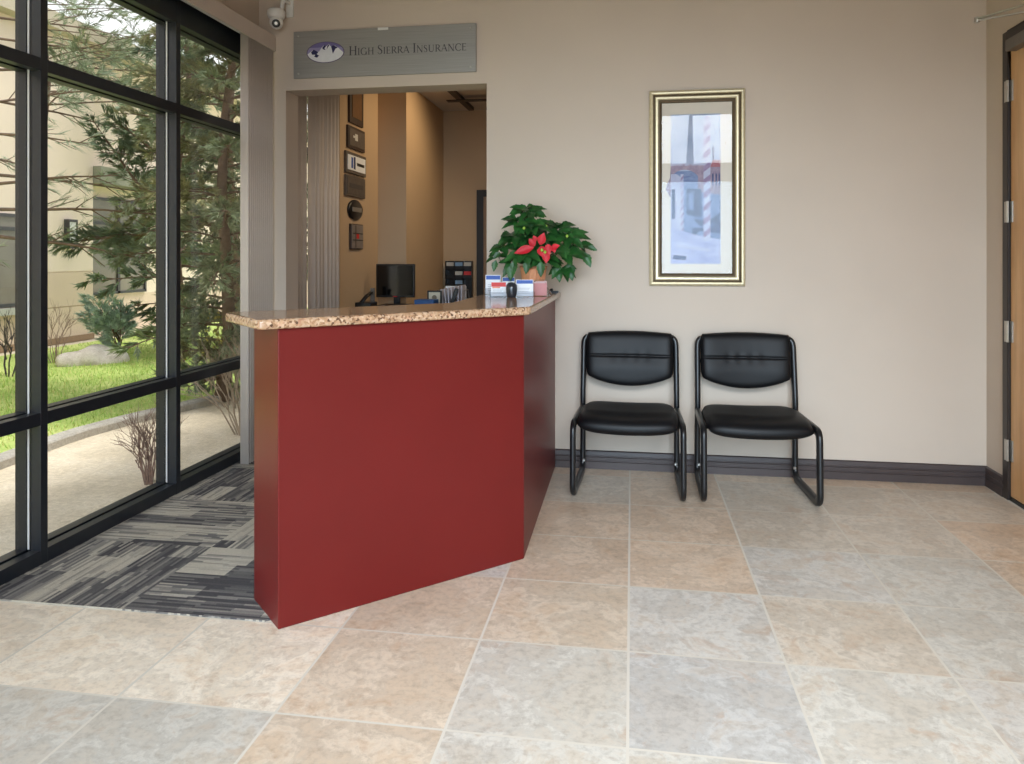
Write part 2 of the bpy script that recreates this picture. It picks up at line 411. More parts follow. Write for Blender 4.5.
# ------------------------------------------------------------------ vertical blinds
def vane(mb, x, y, z0, z1, w, ang, bow=.006):
    ca, sa = math.cos(ang), math.sin(ang); n = 6
    def fn(u, v):
        a = (u-.5)*w; b = bow*(1-(2*u-1)**2)
        return Vector((x+a*ca-b*sa, y+a*sa+b*ca, z0+(z1-z0)*v))
    mb.grid(fn, n, 1); return mb
vb = thing('vertical_blind', 'taupe vertical blind stacked at the right end of the lobby window under its valance', 'blind', (-2.41, 4.6, .03))
m = MB(); m.box((-2.372, YF+.02, 2.706), (-2.36, YB-.001, 2.807)); m.box((XL+.025, YF+.02, 2.795), (-2.372, YB-.001, 2.807)); m.build('valance', m_blind, vb, bevel=.003)
MB().box((-2.46, YF+.05, 2.745), (-2.41, YB-.01, 2.785)).build('head_rail', m_white, vb)
for k in range(13):
    y = 4.405+.0265*k
    mm = MB(); vane(mm, -2.393, y, .03, 2.75, .056, R(1), .003); o = mm.build('vane', m_blind, vb, smooth=True)
    s_ = o.modifiers.new('thick', 'SOLIDIFY'); s_.thickness = .0012
vb2 = thing('vertical_blind', 'closed taupe vertical blind over the office window, seen through the opening', 'blind', (-2.45, 5.6, .05))
MB().box((-2.48, YB+WT+.02, 2.76), (-2.43, 6.2, 2.80)).build('head_rail', m_white, vb2)
for k in range(12):
    y = 5.06+.0775*k
    if k >= 5: y += .10
    mm = MB(); vane(mm, -2.45, y, .06, 2.76, .089, R(66 if k != 7 else 78), .008); o = mm.build('vane', m_blind, vb2, smooth=True)
    s_ = o.modifiers.new('thick', 'SOLIDIFY'); s_.thickness = .0012

# ------------------------------------------------------------------ right door
d = thing('door_1', 'light maple veneer door in a dark brown frame on the right wall', 'door', (XR, 4.03, 0), kind='structure')
fr = M('dark_brown_frame', (46, 39, 36), .4)
m = MB(); m.box((XR-.012, DY1-.055, 0), (XR+.13, DY1, DZ)); m.box((XR-.012, DY0, 0), (XR+.13, DY0+.055, DZ)); m.box((XR-.012, DY0+.055, DZ-.055), (XR+.13, DY1-.055, DZ)); m.build('door_frame', fr, d, bevel=.003)
MB().box((XR+.004, DY0+.058, .022), (XR+.048, DY1-.060, DZ-.058)).build('door_leaf', m_door, d, bevel=.002)
MB().box((XR+.0, DY0+.056, 0), (XR+.10, DY1-.056, .02)).build('threshold', m_dark, d)
for z in (2.232, 1.573, .920, .272):
    hg = MB(); hg.box((XR-.0005, DY1-.088, z-.057), (XR+.006, DY1-.06, z+.057)); hg.box((XR-.016, DY1-.0545, z-.057), (XR-.012, DY1-.03, z+.057)); h_ = hg.build('hinge', m_steel, d, bevel=.001)
    k_ = MB(); k_.lathe([(.007,-.058),(.0075,-.057),(.0075,.057),(.007,.058)], (XR-.012, DY1-.0585, z), 'z', 10); k_.build('knuckle', m_steel, h_, smooth=False)
cb = MB().box((XR-.055, 3.78, 2.43), (XR+.004, DY1-.125, 2.492)).build('closer_body', m_greymetal, d, bevel=.006)
am = MB(); el = Vector((1.70, 4.081, 2.506))
for a, b in ((Vector((XR-.03, 3.86, 2.500)), el), (Vector((XR-.012, 3.66, 2.53)), el+Vector((0, 0, .008)))):
    am.sweep([a, b], rrect(.024, .007, .003, 2), up=Vector((0,0,1)).cross((b-a).normalized()))
am.lathe([(.011,-.012),(.013,-.01),(.013,.014),(.010,.017)], el, 'z', 12); am.lathe([(.012,-.02),(.012,.03)], (XR-.03, 3.86, 2.495), 'z', 12)
am.box((XR-.028, 3.60, 2.518), (XR-.012, 3.72, 2.545)); am.build('closer_arm', m_steel, d)

# inner office door
d2 = thing('door_2', 'dark framed doorway on the far office wall', 'door', (-1.4, YI, 0), kind='structure')
m = MB(); x0 = -1.80; m.box((x0, YI-.02, 0), (x0+.08, YI, 2.11)); m.box((x0+.98, YI-.02, 0), (x0+1.06, YI, 2.11)); m.box((x0+.08, YI-.02, 2.03), (x0+.98, YI, 2.11)); m.build('door_frame', M('near_black_frame', (34, 28, 26), .5), d2)
MB().box((x0+.08, YI-.012, .01), (x0+.98, YI-.002, 2.03)).build('door_leaf', M('office_door_tan', (150, 118, 88), .5), d2)

# ------------------------------------------------------------------ reception desk
A = Vector((-1.244, 2.526)); B = Vector((-1.446, 2.727)); Cc = Vector((-.468, 3.288)); TH = .285; XD = -.478
dr = (Cc-A).normalized(); nf = Vector((dr.y, -dr.x)); ne = -dr; ZR = 1.073
Bi = A-nf*TH                                             # rear of the free end
# inner line of the front wall meets inner line of the return
xr_in = XD-TH+.005
k = (xr_in-Bi.x)/dr.x; Ci = Bi+dr*k
desk = thing('reception_desk', 'deep red angular reception desk standing between carpet and stone tiles', 'desk', (-.95, 3.2, 0))
MB().prism([A, Cc, Ci, Bi], 0, ZR).build('front_panel', m_red, desk, bevel=.004)
MB().prism([Cc+Vector((0, .0008)), Vector((XD-.0, YB-.001)), Vector((xr_in, YB-.001)), Ci+Vector((0, .0008))], 0, ZR).build('side_panel', m_red, desk, bevel=.004)
ov, oe, W = .028, .082, .45
P1 = A+nf*ov+ne*oe; P2 = P1-nf*W
xe = -.436; kk = (xe-P1.x)/dr.x; P3 = P1+dr*kk
xin = xe-.42; kk = (xin-P2.x)/dr.x; P6 = P2+dr*kk
poly = rpoly([P1, P3, (xe, YB-.004), (xin, YB-.004), P6, P2], [.03, .02, .07, 0, .03, .05])
slab = MB().prism(poly, ZR+.0005, 1.110).build('granite_countertop', m_granite, bevel=.011, seg=3)
tag(slab, 'speckled beige granite top lying on the red reception desk', 'countertop')
ZS = 1.1102

# ------------------------------------------------------------------ guest chairs (local: x right, -y front, z up)
def guest_chair(label):
    ch = thing('guest_chair', label, 'chair', (0, 0, 0), group='black guest chairs along the wall')
    for s in (-1, 1):
        xf, xb = s*.298, s*.281
        # closed loop frame with a rising back post
        zt = .398
        post = fillet([(xb*.86, .268, .835), (xb*.99, .262, .825), (xb, .205, .44), (xb, .222, .30), (xb+s*.002, .222, .0245), (xf, -.275, .0245), (xf, -.26, zt), (xb, .19, zt+.005)], [0, .05, .10, .1, .07, .065, .05, 0], 7)
        MB().sweep(post, rrect(.032, .048, .014, 3), up=Vector((1, 0, 0))).build('side_frame', m_frameblack, ch, smooth=True, local=True)
        MB().lathe([(.010,0),(.010,.004),(.006,.008)], (xb-s*.006, .198, .085), 'y', 10).build('glide_bolt', m_steel, ch, local=True)
    for y, z, hw_ in ((-.13, .385, .285), (.12, .385, .283), (.238, .70, .275)):
        MB().tube([(-hw_, y, z), (hw_, y, z)], .011, 8).build('cross_bar', m_frameblack, ch, smooth=True, local=True)
    # seat
    hw, y0, y1 = .279, -.282, .222
    def seat(u, v, top):
        a = 2*u-1; b = 2*v-1
        e = max(0., 1-abs(a)**7)**.5*max(0., 1-abs(b)**6)**.5
        xw = hw*(1-.10*max(0, b)**2)*(1-.035*abs(b)**8)
        yy = (y0+y1)/2+b*(y1-y0)/2*(1-.05*abs(a)**6)-.022*(1-a*a)*max(0, -b)
        zc = .409+.010*a*a-.002*b-.045*max(0, -b-.35)**1.5
        t = (.050+.006*(1-abs(a)**2))*e
        z = zc+(t-.012*(1-a*a)*(1-b*b)*e if top else -t*.95)
        return Vector((a*xw, yy, z))
    m = MB(); m.grid(lambda u, v: seat(u, v, True), 36, 30); m.grid(lambda u, v: seat(u, v, False), 36, 30, True)
    m.build('seat', m_vinyl, ch, smooth=True, merge=True, local=True)
    # backrest
    hb = .262
    def back(u, v, front):
        a = 2*u-1; b = 2*v-1
        e = max(0., 1-abs(a)**8)**.5*max(0., 1-abs(b)**7)**.5
        zb = .604-.060*max(0., 1-abs(a)**1.9)**.85; zt = .862+.012*(1-a*a)
        z = zb+(zt-zb)*v; k = (z-.55)/.33
        xw = hb*(1-.05*abs(b)**6)
        yc = .206+.055*k+.020*(1-a*a)*.9-.012
        t = .033*e
        if front:
            zs = .728; t -= .008*math.exp(-((z-zs)/.006)**2)*e
            for q, px in enumerate((-.10, -.035, .035, .10)):
                t -= .0035*math.exp(-((a*xw-px)/.018)**2-((z-zs)/.03)**2)*e
            t += .006*e*math.exp(-((z-.66)/.05)**2)
        return Vector((a*xw, yc-t if front else yc+t*.8, z))
    m = MB(); m.grid(lambda u, v: back(u, v, True), 48, 60); m.grid(lambda u, v: back(u, v, False), 48, 60, True)
    m.build('backrest', m_vinyl, ch, smooth=True, merge=True, local=True)
    return ch
c1 = guest_chair('black vinyl guest chair on a sled frame, the one beside the red reception desk')
c1.location = (-.018, 4.43, 0); c1.rotation_euler.z = R(-1)
c2 = copy_tree(c1); c2['label'] = 'black vinyl guest chair on a sled frame, the one nearer the wooden door'
c2.location = (.676, 4.445, 0); c2.rotation_euler.z = R(1.2)

# ------------------------------------------------------------------ wall sign
def stroke(mb, pts, w, y, f):
    """flat ribbon in the XZ plane; w may be a list"""
    n = len(pts); vs = []
    for i, p in enumerate(pts):
        a = Vector(pts[max(i-1, 0)]); b = Vector(pts[min(i+1, n-1)]); t = (b-a).normalized(); nn = Vector((-t.y, t.x)); ww = (w[i] if isinstance(w, list) else w)/2
        for s in (-1, 1):
            q = Vector(p)+nn*ww*s; X, Z = f(q.x, q.y); vs.append((X, y, Z))
    mb.add(vs, [(2*i, 2*i+2, 2*i+3, 2*i+1) for i in range(n-1)])
def glyph(ch):
    tk, th = .115, .05; S = []
    def st(x, a=0, b=1, w=tk, sf=True):
        S.append(([(x, a), (x, b)], w))
        if sf:
            for z in (a, b): S.append(([(x-w*.5-.075, z+(.018 if z == a else -.018)), (x+w*.5+.075, z+(.018 if z == a else -.018))], .036))
    arc = lambda cx, cy, rx, ry, a0, a1, n=18: [(cx+rx*math.cos(R(a0+(a1-a0)*k/n)), cy+ry*math.sin(R(a0+(a1-a0)*k/n))) for k in range(n+1)]
    def arcw(a0, a1, lo, hi, n=18): return [lo+(hi-lo)*abs(math.cos(R(a0+(a1-a0)*k/n))) for k in range(n+1)]
    if ch == 'H': st(.15); st(.67); S.append(([(.15, .52), (.67, .52)], th)); adv = .84
    elif ch == 'I': st(.15); adv = .32
    elif ch == 'G': S.append((arc(.46, .5, .37, .5, 42, 335), arcw(42, 335, th, tk*1.1))); st(.76, .03, .42); adv = .92
    elif ch == 'C': S.append((arc(.46, .5, .37, .5, 42, 318), arcw(42, 318, th, tk*1.1))); S.append(([(.735, .70), (.735, .92)], .035)); adv = .80
    elif ch == 'S':
        p = [(.42, .80), (.36, .93), (.25, .985), (.13, .93), (.08, .80), (.11, .67), (.22, .56), (.34, .47), (.43, .34), (.43, .18), (.35, .05), (.22, .01), (.10, .07), (.05, .22)]
        S.append((p, [th, th, th, .07, .09, .11, .125, .125, .11, .09, .07, th, th, th])); adv = .54
    elif ch == 'E':
        st(.15); S += [([(.15, .975), (.52, .975)], th), ([(.15, .52), (.46, .52)], th), ([(.15, .025), (.55, .025)], th), ([(.52, .82), (.52, .99)], .035), ([(.55, .01), (.56, .2)], .035), ([(.46, .42), (.46, .62)], .03)]; adv = .63
    elif ch == 'R':
        st(.15); S.append(([(.15, .975)]+arc(.32, .735, .22, .24, 90, -90, 12)+[(.15, .495)], [th]+[th+.07*abs(math.cos(R(90-15*k))) for k in range(13)]+[th])); S.append(([(.33, .5), (.68, .02)], tk)); S.append(([(.62, .018), (.78, .018)], .036)); adv = .74
    elif ch == 'A':
        S += [([(.06, .0), (.38, 1.)], th), ([(.37, 1.), (.70, 0)], tk), ([(.18, .36), (.57, .36)], th), ([(-.03, .018), (.16, .018)], .036), ([(.58, .018), (.82, .018)], .036)]; adv = .79
    elif ch == 'N':
        st(.14, w=th); st(.72, .0, 1, th); S.append(([(.12, 1.), (.72, 0)], tk)); adv = .87
    elif ch == 'U':
        st(.15, .3, 1, sf=False); S.append(([(.15, .32)]+arc(.41, .30, .26, .29, 180, 360, 12)+[(.67, .32)], [tk]+[tk-.065*k/12 for k in range(13)]+[th])); st(.67, .3, 1, th, sf=False)
        S += [([(.03, .98), (.27, .98)], .036), ([(.57, .98), (.78, .98)], .036)]; adv = .84
    else: adv = .34
    return S, adv
SX0, SX1, SZ0, SZ1 = -2.227, -.986, 2.516, 2.827; SY = YB-.02
sg = thing('wall_sign', 'brushed metal company sign with mountain logo above the office opening', 'sign', ((SX0+SX1)/2, SY, SZ0))
MB().box((SX0, SY, SZ0), (SX1, YB-.003, SZ1)).build('sign_plate', m_brushed, sg, bevel=.002)
m = MB()
words = 'HIGH SIERRA INSURANCE'; caps = {0, 5, 12}
pts = []; x = 0
for i, c in enumerate(words):
    sc = 1. if i in caps else .76
    if c == ' ': x += .30; continue
    S, adv = glyph(c); pts.append((S, x, sc)); x += adv*sc+.035
tl = atY(349, 55, SY).x; tr = atY(467, 50, SY).x; sx = (tr-tl)/x; capz = .060
zb = 2.654
for S, xx, sc in pts:
    for p, w in S:
        stroke(m, p, w, SY-.0012, lambda a, b, xx=xx, sc=sc: (tl+(xx+a*sc)*sx, zb+b*sc*capz))
m.build('lettering', m_text, sg)
# logo: oval, sky, mountains
lx, lz = atY(325.5, 55.5, SY).x, 2.681; la, lb = .132, .071
ell = lambda a, b, n=48: [(a*math.cos(2*math.pi*k/n), b*math.sin(2*math.pi*k/n)) for k in range(n)]
lg = MB()
def flat(poly, dy): lg.add([(lx+p[0], SY-dy, lz+p[1]) for p in poly], [tuple(range(len(poly)))])
flat(ell(la, lb), .0010); lg.mat(1); flat(ell(la*.955, lb*.93), .0016)
lg.mat(2); flat([p for p in ell(la*.955, lb*.93) if p[1] > .028], .0018)
def inside(p): return (p[0]/(la*.95))**2+(p[1]/(lb*.92))**2 <= 1
ridge = [(-.124, -.008), (-.098, .010), (-.082, .020), (-.066, .012), (-.045, .006), (-.022, .036), (-.004, .050), (.010, .040), (.022, .054), (.040, .036), (.055, .045), (.070, .040), (.090, .026), (.108, .010), (.124, -.004)]
low = [p for p in ell(la*.955, lb*.93) if p[1] < -.006]; low.sort(key=lambda p: p[0], reverse=True)
lg.mat(3); flat(ridge+low, .0022)
lg.mat(4)
for pg in ([(-.082,.020),(-.060,.010),(-.048,.004),(-.060,-.010),(-.044,-.020),(-.058,-.034),(-.078,-.026),(-.070,-.014),(-.094,-.012),(-.100,.004)],
           [(-.004,.050),(.006,.042),(-.006,.026),(.002,.014),(-.016,.020),(-.022,.030)], [(.040,.036),(.056,.045),(.086,.028),(.070,.020),(.060,.002),(.052,-.012),(.046,.014)], [(.020,.052),(.028,.044),(.016,.030),(.010,.018),(.012,.036)]): flat(pg, .0027)
lg.build('logo', [M('logo_purple_grey', (104, 92, 122), .5), M('logo_sky', (150, 144, 184), .5), M('logo_sky_deep', (112, 104, 156), .5), M('logo_snow', (226, 228, 232), .5), M('logo_navy', (36, 36, 84), .5)], sg)
for x_, z_ in ((SX0+.035, SZ1-.03), (SX1-.035, SZ1-.03), (SX0+.035, SZ0+.03), (SX1-.035, SZ0+.03)): MB().lathe([(.007,0),(.007,.002),(.004,.004)], (x_, SY, z_), 'y', 12).build('screw', m_steel, sg)
tx = atY(383, 30, SY).x; MB().box((tx-.035, SY-.0012, SZ1-.016), (tx+.035, SY, SZ1+.001)).build('tape', m_white, sg)

# ------------------------------------------------------------------ framed picture
PX0, PX1, PZ0, PZ1 = .108, .680, 1.150, 2.351
pf = thing('framed_picture', 'tall gold framed canal print behind glass above the chairs', 'picture', ((PX0+PX1)/2, YB, PZ0))
def frame_ring(prof, x0, x1, z0, z1, mat, name, parent, y=YB-.001):
    """prof: (inset, protrusion) swept round a rectangle with mitred corners"""
    m = MB(); n = len(prof); vs = []
    for cx, cz, sx_, sz_ in ((x0,z0,1,1),(x1,z0,-1,1),(x1,z1,-1,-1),(x0,z1,1,-1)):
        vs += [(cx+sx_*a, y-b, cz+sz_*a) for a, b in prof]
    m.add(vs, [(i*n+k, ((i+1)%4)*n+k, ((i+1)%4)*n+(k+1)%n, i*n+(k+1)%n) for i in range(4) for k in range(n)])
    return m.build(name, mat, parent, merge=True)
frame_ring([(0,0),(0,.022),(.004,.026),(.012,.030),(.020,.028),(.024,.022)], PX0, PX1, PZ0, PZ1, m_gold, 'outer_moulding', pf)
frame_ring([(.024,0),(.024,.021),(.030,.017),(.036,.018),(.036,0)], PX0, PX1, PZ0, PZ1, m_goldd, 'bronze_channel', pf)
frame_ring([(.036,0),(.036,.019),(.041,.024),(.050,.024),(.056,.018),(.056,0)], PX0, PX1, PZ0, PZ1, m_gold, 'inner_moulding', pf)
frame_ring([(.056,0),(.056,.017),(.064,.018),(.076,.012),(.076,0)], PX0, PX1, PZ0, PZ1, m_goldd, 'beaded_edge', pf)
MB().box((PX0+.07, YB-.006, PZ0+.07), (PX1-.07, YB-.002, PZ1-.07)).build('mat_board', m_mat, pf)
ax0, ax1, az0, az1 = .238, .536, 1.285, 2.205
def art_mat(name, a, b, sc=9, st=(1, 1, 1)):
    t = NT(name); n = t.noise(t.mapping(t.coord(), st), sc, 6, .65); t.link(t.ramp(n.outputs['Fac'], [(.3, srgb(*a)), (.7, srgb(*b))]), t.b.inputs['Base Color']); t.b.inputs['Roughness'].default_value = .8; t.b.inputs['Specular IOR Level'].default_value = .1; return t.m
am_ = [art_mat('art_sky', (134, 154, 186), (196, 206, 224), 5), art_mat('art_stone', (122, 108, 136), (176, 158, 170), 16), art_mat('art_water', (76, 96, 146), (142, 162, 196), 14, (1, 1, 4)),
       art_mat('art_violet', (134, 116, 152), (160, 142, 174), 20), art_mat('art_pale', (166, 172, 200), (198, 202, 220), 10), art_mat('art_dark', (48, 58, 96), (84, 94, 138), 14), art_mat('art_red', (150, 84, 98), (176, 110, 116), 20), art_mat('art_quay', (140, 148, 190), (196, 202, 226), 8, (1, 1, 3))]
art = MB(); art_layer = [0]
def ap(poly, mi):
    art_layer[0] += 1; y = YB-.0062-art_layer[0]*.00004
    art.mat(mi).add([(ax0+(ax1-ax0)*u, y, az0+(az1-az0)*v) for u, v in poly], [tuple(range(len(poly)))])
ap([(0,0),(1,0),(1,1),(0,1)], 0)
ap([(0,.16),(1,.16),(1,.62),(0,.62)], 2)
ap([(.55,.48),(1,.46),(1,.68),(.84,.68),(.80,.66),(.55,.66)], 1); ap([(.80,.645),(1,.645),(1,.69),(.84,.69)], 6)
for u in (.83, .90, .96): ap([(u,.52),(u+.035,.52),(u+.035,.60),(u,.60)], 5)
ap([(.84,.69),(.87,.69),(.87,.76),(.84,.76)], 5); ap([(.83,.76),(.88,.76),(.88,.775),(.83,.775)], 5)
arch = [(.5+.62*math.cos(R(a))*.62-.22, .47+.16*math.sin(R(a))) for a in range(10, 171, 10)]
ap([(0,.44),(0,.655),(.30,.67),(.62,.655),(.80,.63),(.80,.44),(.70,.44)]+arch+[(.0,.44)], 1)
for u in (0, .14, .28, .42, .56): ap([(u,.655),(u+.10,.657),(u+.10,.675),(u,.673)], 4)
ap([(0,.18),(.20,.18),(.20,.58),(.12,.60),(0,.60)], 4); ap([(.02,.30),(.09,.30),(.09,.50),(.02,.50)], 5)
ap([(.32,.33),(.62,.31),(.62,.50),(.32,.50)], 5); ap([(.36,.36),(.46,.36),(.46,.47),(.36,.47)], 2)
ap([(.20,.17),(.26,.17),(.26,.60),(.20,.60)], 4)
for k in range(8): ap([(.20,.20+.05*k),(.26,.225+.05*k),(.26,.245+.05*k),(.20,.22+.05*k)], 3)
ap([(.42,.17),(.58,.22),(1,.20),(1,.30),(.86,.25),(.60,.24),(.44,.235)], 5); ap([(.46,.30),(.60,.25),(.95,.27),(1,.34),(.82,.30),(.60,.29)], 5)
ap([(0,0),(1,0),(1,.16),(.55,.19),(.22,.22),(0,.24)], 7)
ap([(.04,.03),(.30,.025),(.32,.05),(.06,.06)], 5); ap([(.1,.11),(.8,.08),(.8,.10),(.1,.13)], 4)
ap([(.66,.15),(.80,.15),(.80,.96),(.66,.96)], 4)
for k in range(9): ap([(.66,.17+.088*k),(.80,.205+.088*k),(.80,.245+.088*k),(.66,.21+.088*k)], 3)
ap([(.70,.96),(.76,.96),(.77,.975),(.73,.99),(.69,.975)], 3)
art.build('print', am_, pf)
MB().box((PX0+.07, YB-.0125, PZ0+.07), (PX1-.07, YB-.0105, PZ1-.07)).build('glass', m_pglass, pf)

# ------------------------------------------------------------------ security camera
sc_ = thing('security_camera', 'small white dome security camera on a wall bracket left of the sign', 'camera', (-2.312, YB, 2.84))
cx_, cy_ = -2.312, 4.67
m = MB(); m.box((-2.285, YB-.012, 2.93), (-2.235, YB-.001, 3.05)); m.tube(fillet([(-2.26, YB-.01, 3.02), (-2.26, cy_-.01, 3.02), (-2.275, cy_, 2.955)], .03), .013, 10); m.build('bracket', m_white, sc_, smooth=False)
MB().lathe([(.012,.066),(.050,.060),(.058,.050),(.058,.020),(.050,.004),(.040,.0)], (cx_, cy_, 2.895), 'z', 28).build('base_ring', m_white, sc_, smooth=True)
sp = MB(); n = 16
sp.grid(lambda u, v: Vector((cx_+.044*math.sin(math.pi*v)*math.cos(2*math.pi*u), cy_+.044*math.sin(math.pi*v)*math.sin(2*math.pi*u), 2.872-.046*math.cos(math.pi*v)*-1)), 24, 14)
sp.build('eyeball', m_white, sc_, smooth=True, merge=True)
ld = (Vector((-.8, 1.2, 1.5))-Vector((cx_, cy_, 2.868))).normalized(); lo = Vector((cx_, cy_, 2.868))+ld*.034
q = ld.to_track_quat('Z', 'Y').to_matrix()
m = MB(); m.lathe([(.026,0),(.026,.010),(.022,.013),(.020,.011),(0.004,.011)], (0,0,0), 'z', 24); m.v = [lo+q@p for p in m.v]; m.build('lens_housing', m_dark, sc_, smooth=False)
m = MB(); m.lathe([(.010,.0112),(.010,.0135),(.006,.014),(.0055,.0115)], (0,0,0), 'z', 20); m.v = [lo+q@p for p in m.v]; m.build('lens', m_steel, sc_)

# ------------------------------------------------------------------ poinsettia
def leaf_mat(name, a, b, rough=.45):
    t = NT(name); n = t.noise(t.coord(), 14, 4); t.link(t.ramp(n.outputs['Fac'], [(.3, srgb(*a)), (.7, srgb(*b))]), t.b.inputs['Base Color']); t.b.inputs['Roughness'].default_value = rough; return t.m
m_leaf = leaf_mat('dark_green_leaf', (22, 62, 26), (48, 104, 44)); m_bract = leaf_mat('red_bract', (176, 6, 26), (204, 20, 40), .55)
m_bud = leaf_mat('lime_bud', (130, 170, 50), (160, 196, 80))
def leaf(mb, base, dirv, nrm, L, wid, droop=.25, lobes=True):
    d = dirv.normalized(); nrm = (nrm-d*nrm.dot(d)).normalized(); sdv = d.cross(nrm)
    prof = [(0, .04), (.10, .30), (.22, .62), (.32, .92), (.40, .82), (.52, .90), (.60, .66), (.72, .60), (.80, .40), (.90, .22), (1., .0)] if lobes else [(0,.05),(.12,.45),(.28,.85),(.42,1.),(.58,.92),(.75,.62),(.88,.3),(1.,0)]
    vs = []; 
    for t, w in prof:
        c = base+d*L*t-nrm*droop*L*t*t
        for s in (-1, -.5, 0, .5, 1):
            vs.append(c+sdv*s*w*wid/2+nrm*(.16*abs(s)*w*wid)+nrm*.012*L*math.sin(9*t+3*s))
    fs = [(i*5+k, i*5+k+1, (i+1)*5+k+1, (i+1)*5+k) for i in range(len(prof)-1) for k in range(4)]
    mb.add(vs, fs)
PB = Vector((-.575, 4.44, ZS))
pl = thing('poinsettia', 'red flowering poinsettia with dark leaves in a peach pot on the granite top', 'plant', PB)
pot = MB(); seg = 48; prof = [(.052,0),(.056,.003),(.064,.05),(.072,.11),(.078,.15),(.083,.158),(.080,.164),(.072,.158),(.066,.14)]
def potp(u, v):
    k = v*(len(prof)-1); i = min(int(k), len(prof)-2); f = k-i; r = prof[i][0]*(1-f)+prof[i+1][0]*f; h = prof[i][1]*(1-f)+prof[i+1][1]*f
    a = 2*math.pi*u; r *= 1+.018*math.sin(a*24)*min(1, h/.05)
    return PB+Vector((r*math.cos(a), r*math.sin(a), h))
pot.grid(potp, 144, 24); pot.lathe([(.0,0),(.052,0.0005)], PB, 'z', 24, False); pot.build('pot', M('peach_foil', (226, 158, 118), .35, .25, var=.1, scale=30), pl, smooth=True, merge=True)
MB().lathe([(.068,.14),(.0,.145)], PB, 'z', 24, False).build('soil', M('soil', (52, 40, 32), .95), pl)
fo = MB(); stem = MB(); rb = random.Random(11)
top0 = PB+Vector((0, 0, .15))
# cluster heads: px, py, Y, leaf count, leaf length
heads = [(524, 209, 4.44, 12, .085), (531, 212, 4.40, 11, .09), (520, 222, 4.38, 12, .10), (532, 226, 4.36, 11, .10), (514, 236, 4.42, 11, .11), (503, 246, 4.44, 7, .09), (497, 256, 4.46, 7, .065), (546, 228, 4.50, 12, .10), (558, 228, 4.50, 12, .10), (568, 236, 4.50, 13, .11), (576, 246, 4.54, 9, .10),
         (565, 252, 4.42, 13, .115), (553, 248, 4.36, 12, .11), (546, 258, 4.38, 9, .10), (524, 252, 4.34, 11, .11), (514, 262, 4.40, 7, .09), (562, 266, 4.46, 9, .095), (533, 238, 4.46, 12, .11), (542, 240, 4.46, 11, .1), (526, 236, 4.42, 11, .1)]
for px, py, Y, n, L in heads:
    hp = atY(px, py, Y)
    mid = (top0+hp)/2+Vector((0, 0, .03)); stem.tube([top0+Vector((rb.uniform(-.03, .03), rb.uniform(-.03, .03), -.01)), mid, hp], .0035, 6)
    out = (hp-top0); out.z *= .35
    for q in range(n):
        a = 2*math.pi*q/n+rb.uniform(-.3, .3); el_ = R(rb.uniform(-35, 25))
        dv = Vector((math.cos(a)*math.cos(el_), math.sin(a)*math.cos(el_)*.8-.12, math.sin(el_)))+out*.8
        nr = Vector((rb.uniform(-.35, .35), -.75, .8))
        leaf(fo, hp+dv*.012, dv, nr, L*rb.uniform(.8, 1.15), L*rb.uniform(.55, .72), rb.uniform(.15, .5))
for px, py, dx, dz, L in ((528, 260, -.15, -1, .085), (541, 261, .0, -1, .095), (514, 260, .0, -1, .085), (512, 264, -.1, -1, .10), (568, 262, .25, -1, .115), (584, 252, .45, -1, .10), (588, 246, 1, -.5, .06), (558, 264, .1, -1, .11), (496, 260, -.2, -1, .07), (500, 252, -.6, -.6, .06)):
    leaf(fo, atY(px, py, 4.31 if px < 556 else 4.44), Vector((dx, -.15, dz)), Vector((0, -1, .25)), L, L*.6, .1)
for k in range(5):   # single outer leaves on long stalks, left and right
    pass
fo.build('foliage', m_leaf, pl, smooth=True); stem.build('stems', leaf_mat('stem_green', (70, 110, 50), (96, 130, 62)), pl, smooth=True)
br = MB(); fc = atY(536, 244, 4.30)
for px, py, ex, ez, L, w in ((540, 245, .35, 1, .075, .05), (536, 241, -.35, .8, .035, .03), (534, 247, -1, -.30, .12, .05), (535, 246, -.5, .65, .055, .045), (541, 246, .25, -.9, .07, .06), (546, 246, .45, -1, .055, .05), (546, 252, .05, -1, .065, .045), (549, 244, -.2, -1, .04, .04), (551, 248, .8, .25, .055, .035), (553, 247, .3, -.8, .035, .03)):
    leaf(br, atY(px, py, 4.285), Vector((ex, -.25, ez)), Vector((.1, -1, .2)), L, w, .12, False)
br.build('red_bracts', m_bract, pl, smooth=True)
for px, py, Y in ((542, 250, 4.26), (545, 252, 4.27), (524, 228, 4.30), (567, 236, 4.36), (546, 226, 4.4)):
    MB().lathe([(.002,-.010),(.007,-.006),(.009,0),(.006,.007),(.001,.010)], atY(px, py, Y), 'z', 8).build('bud', m_bud, pl, smooth=True)

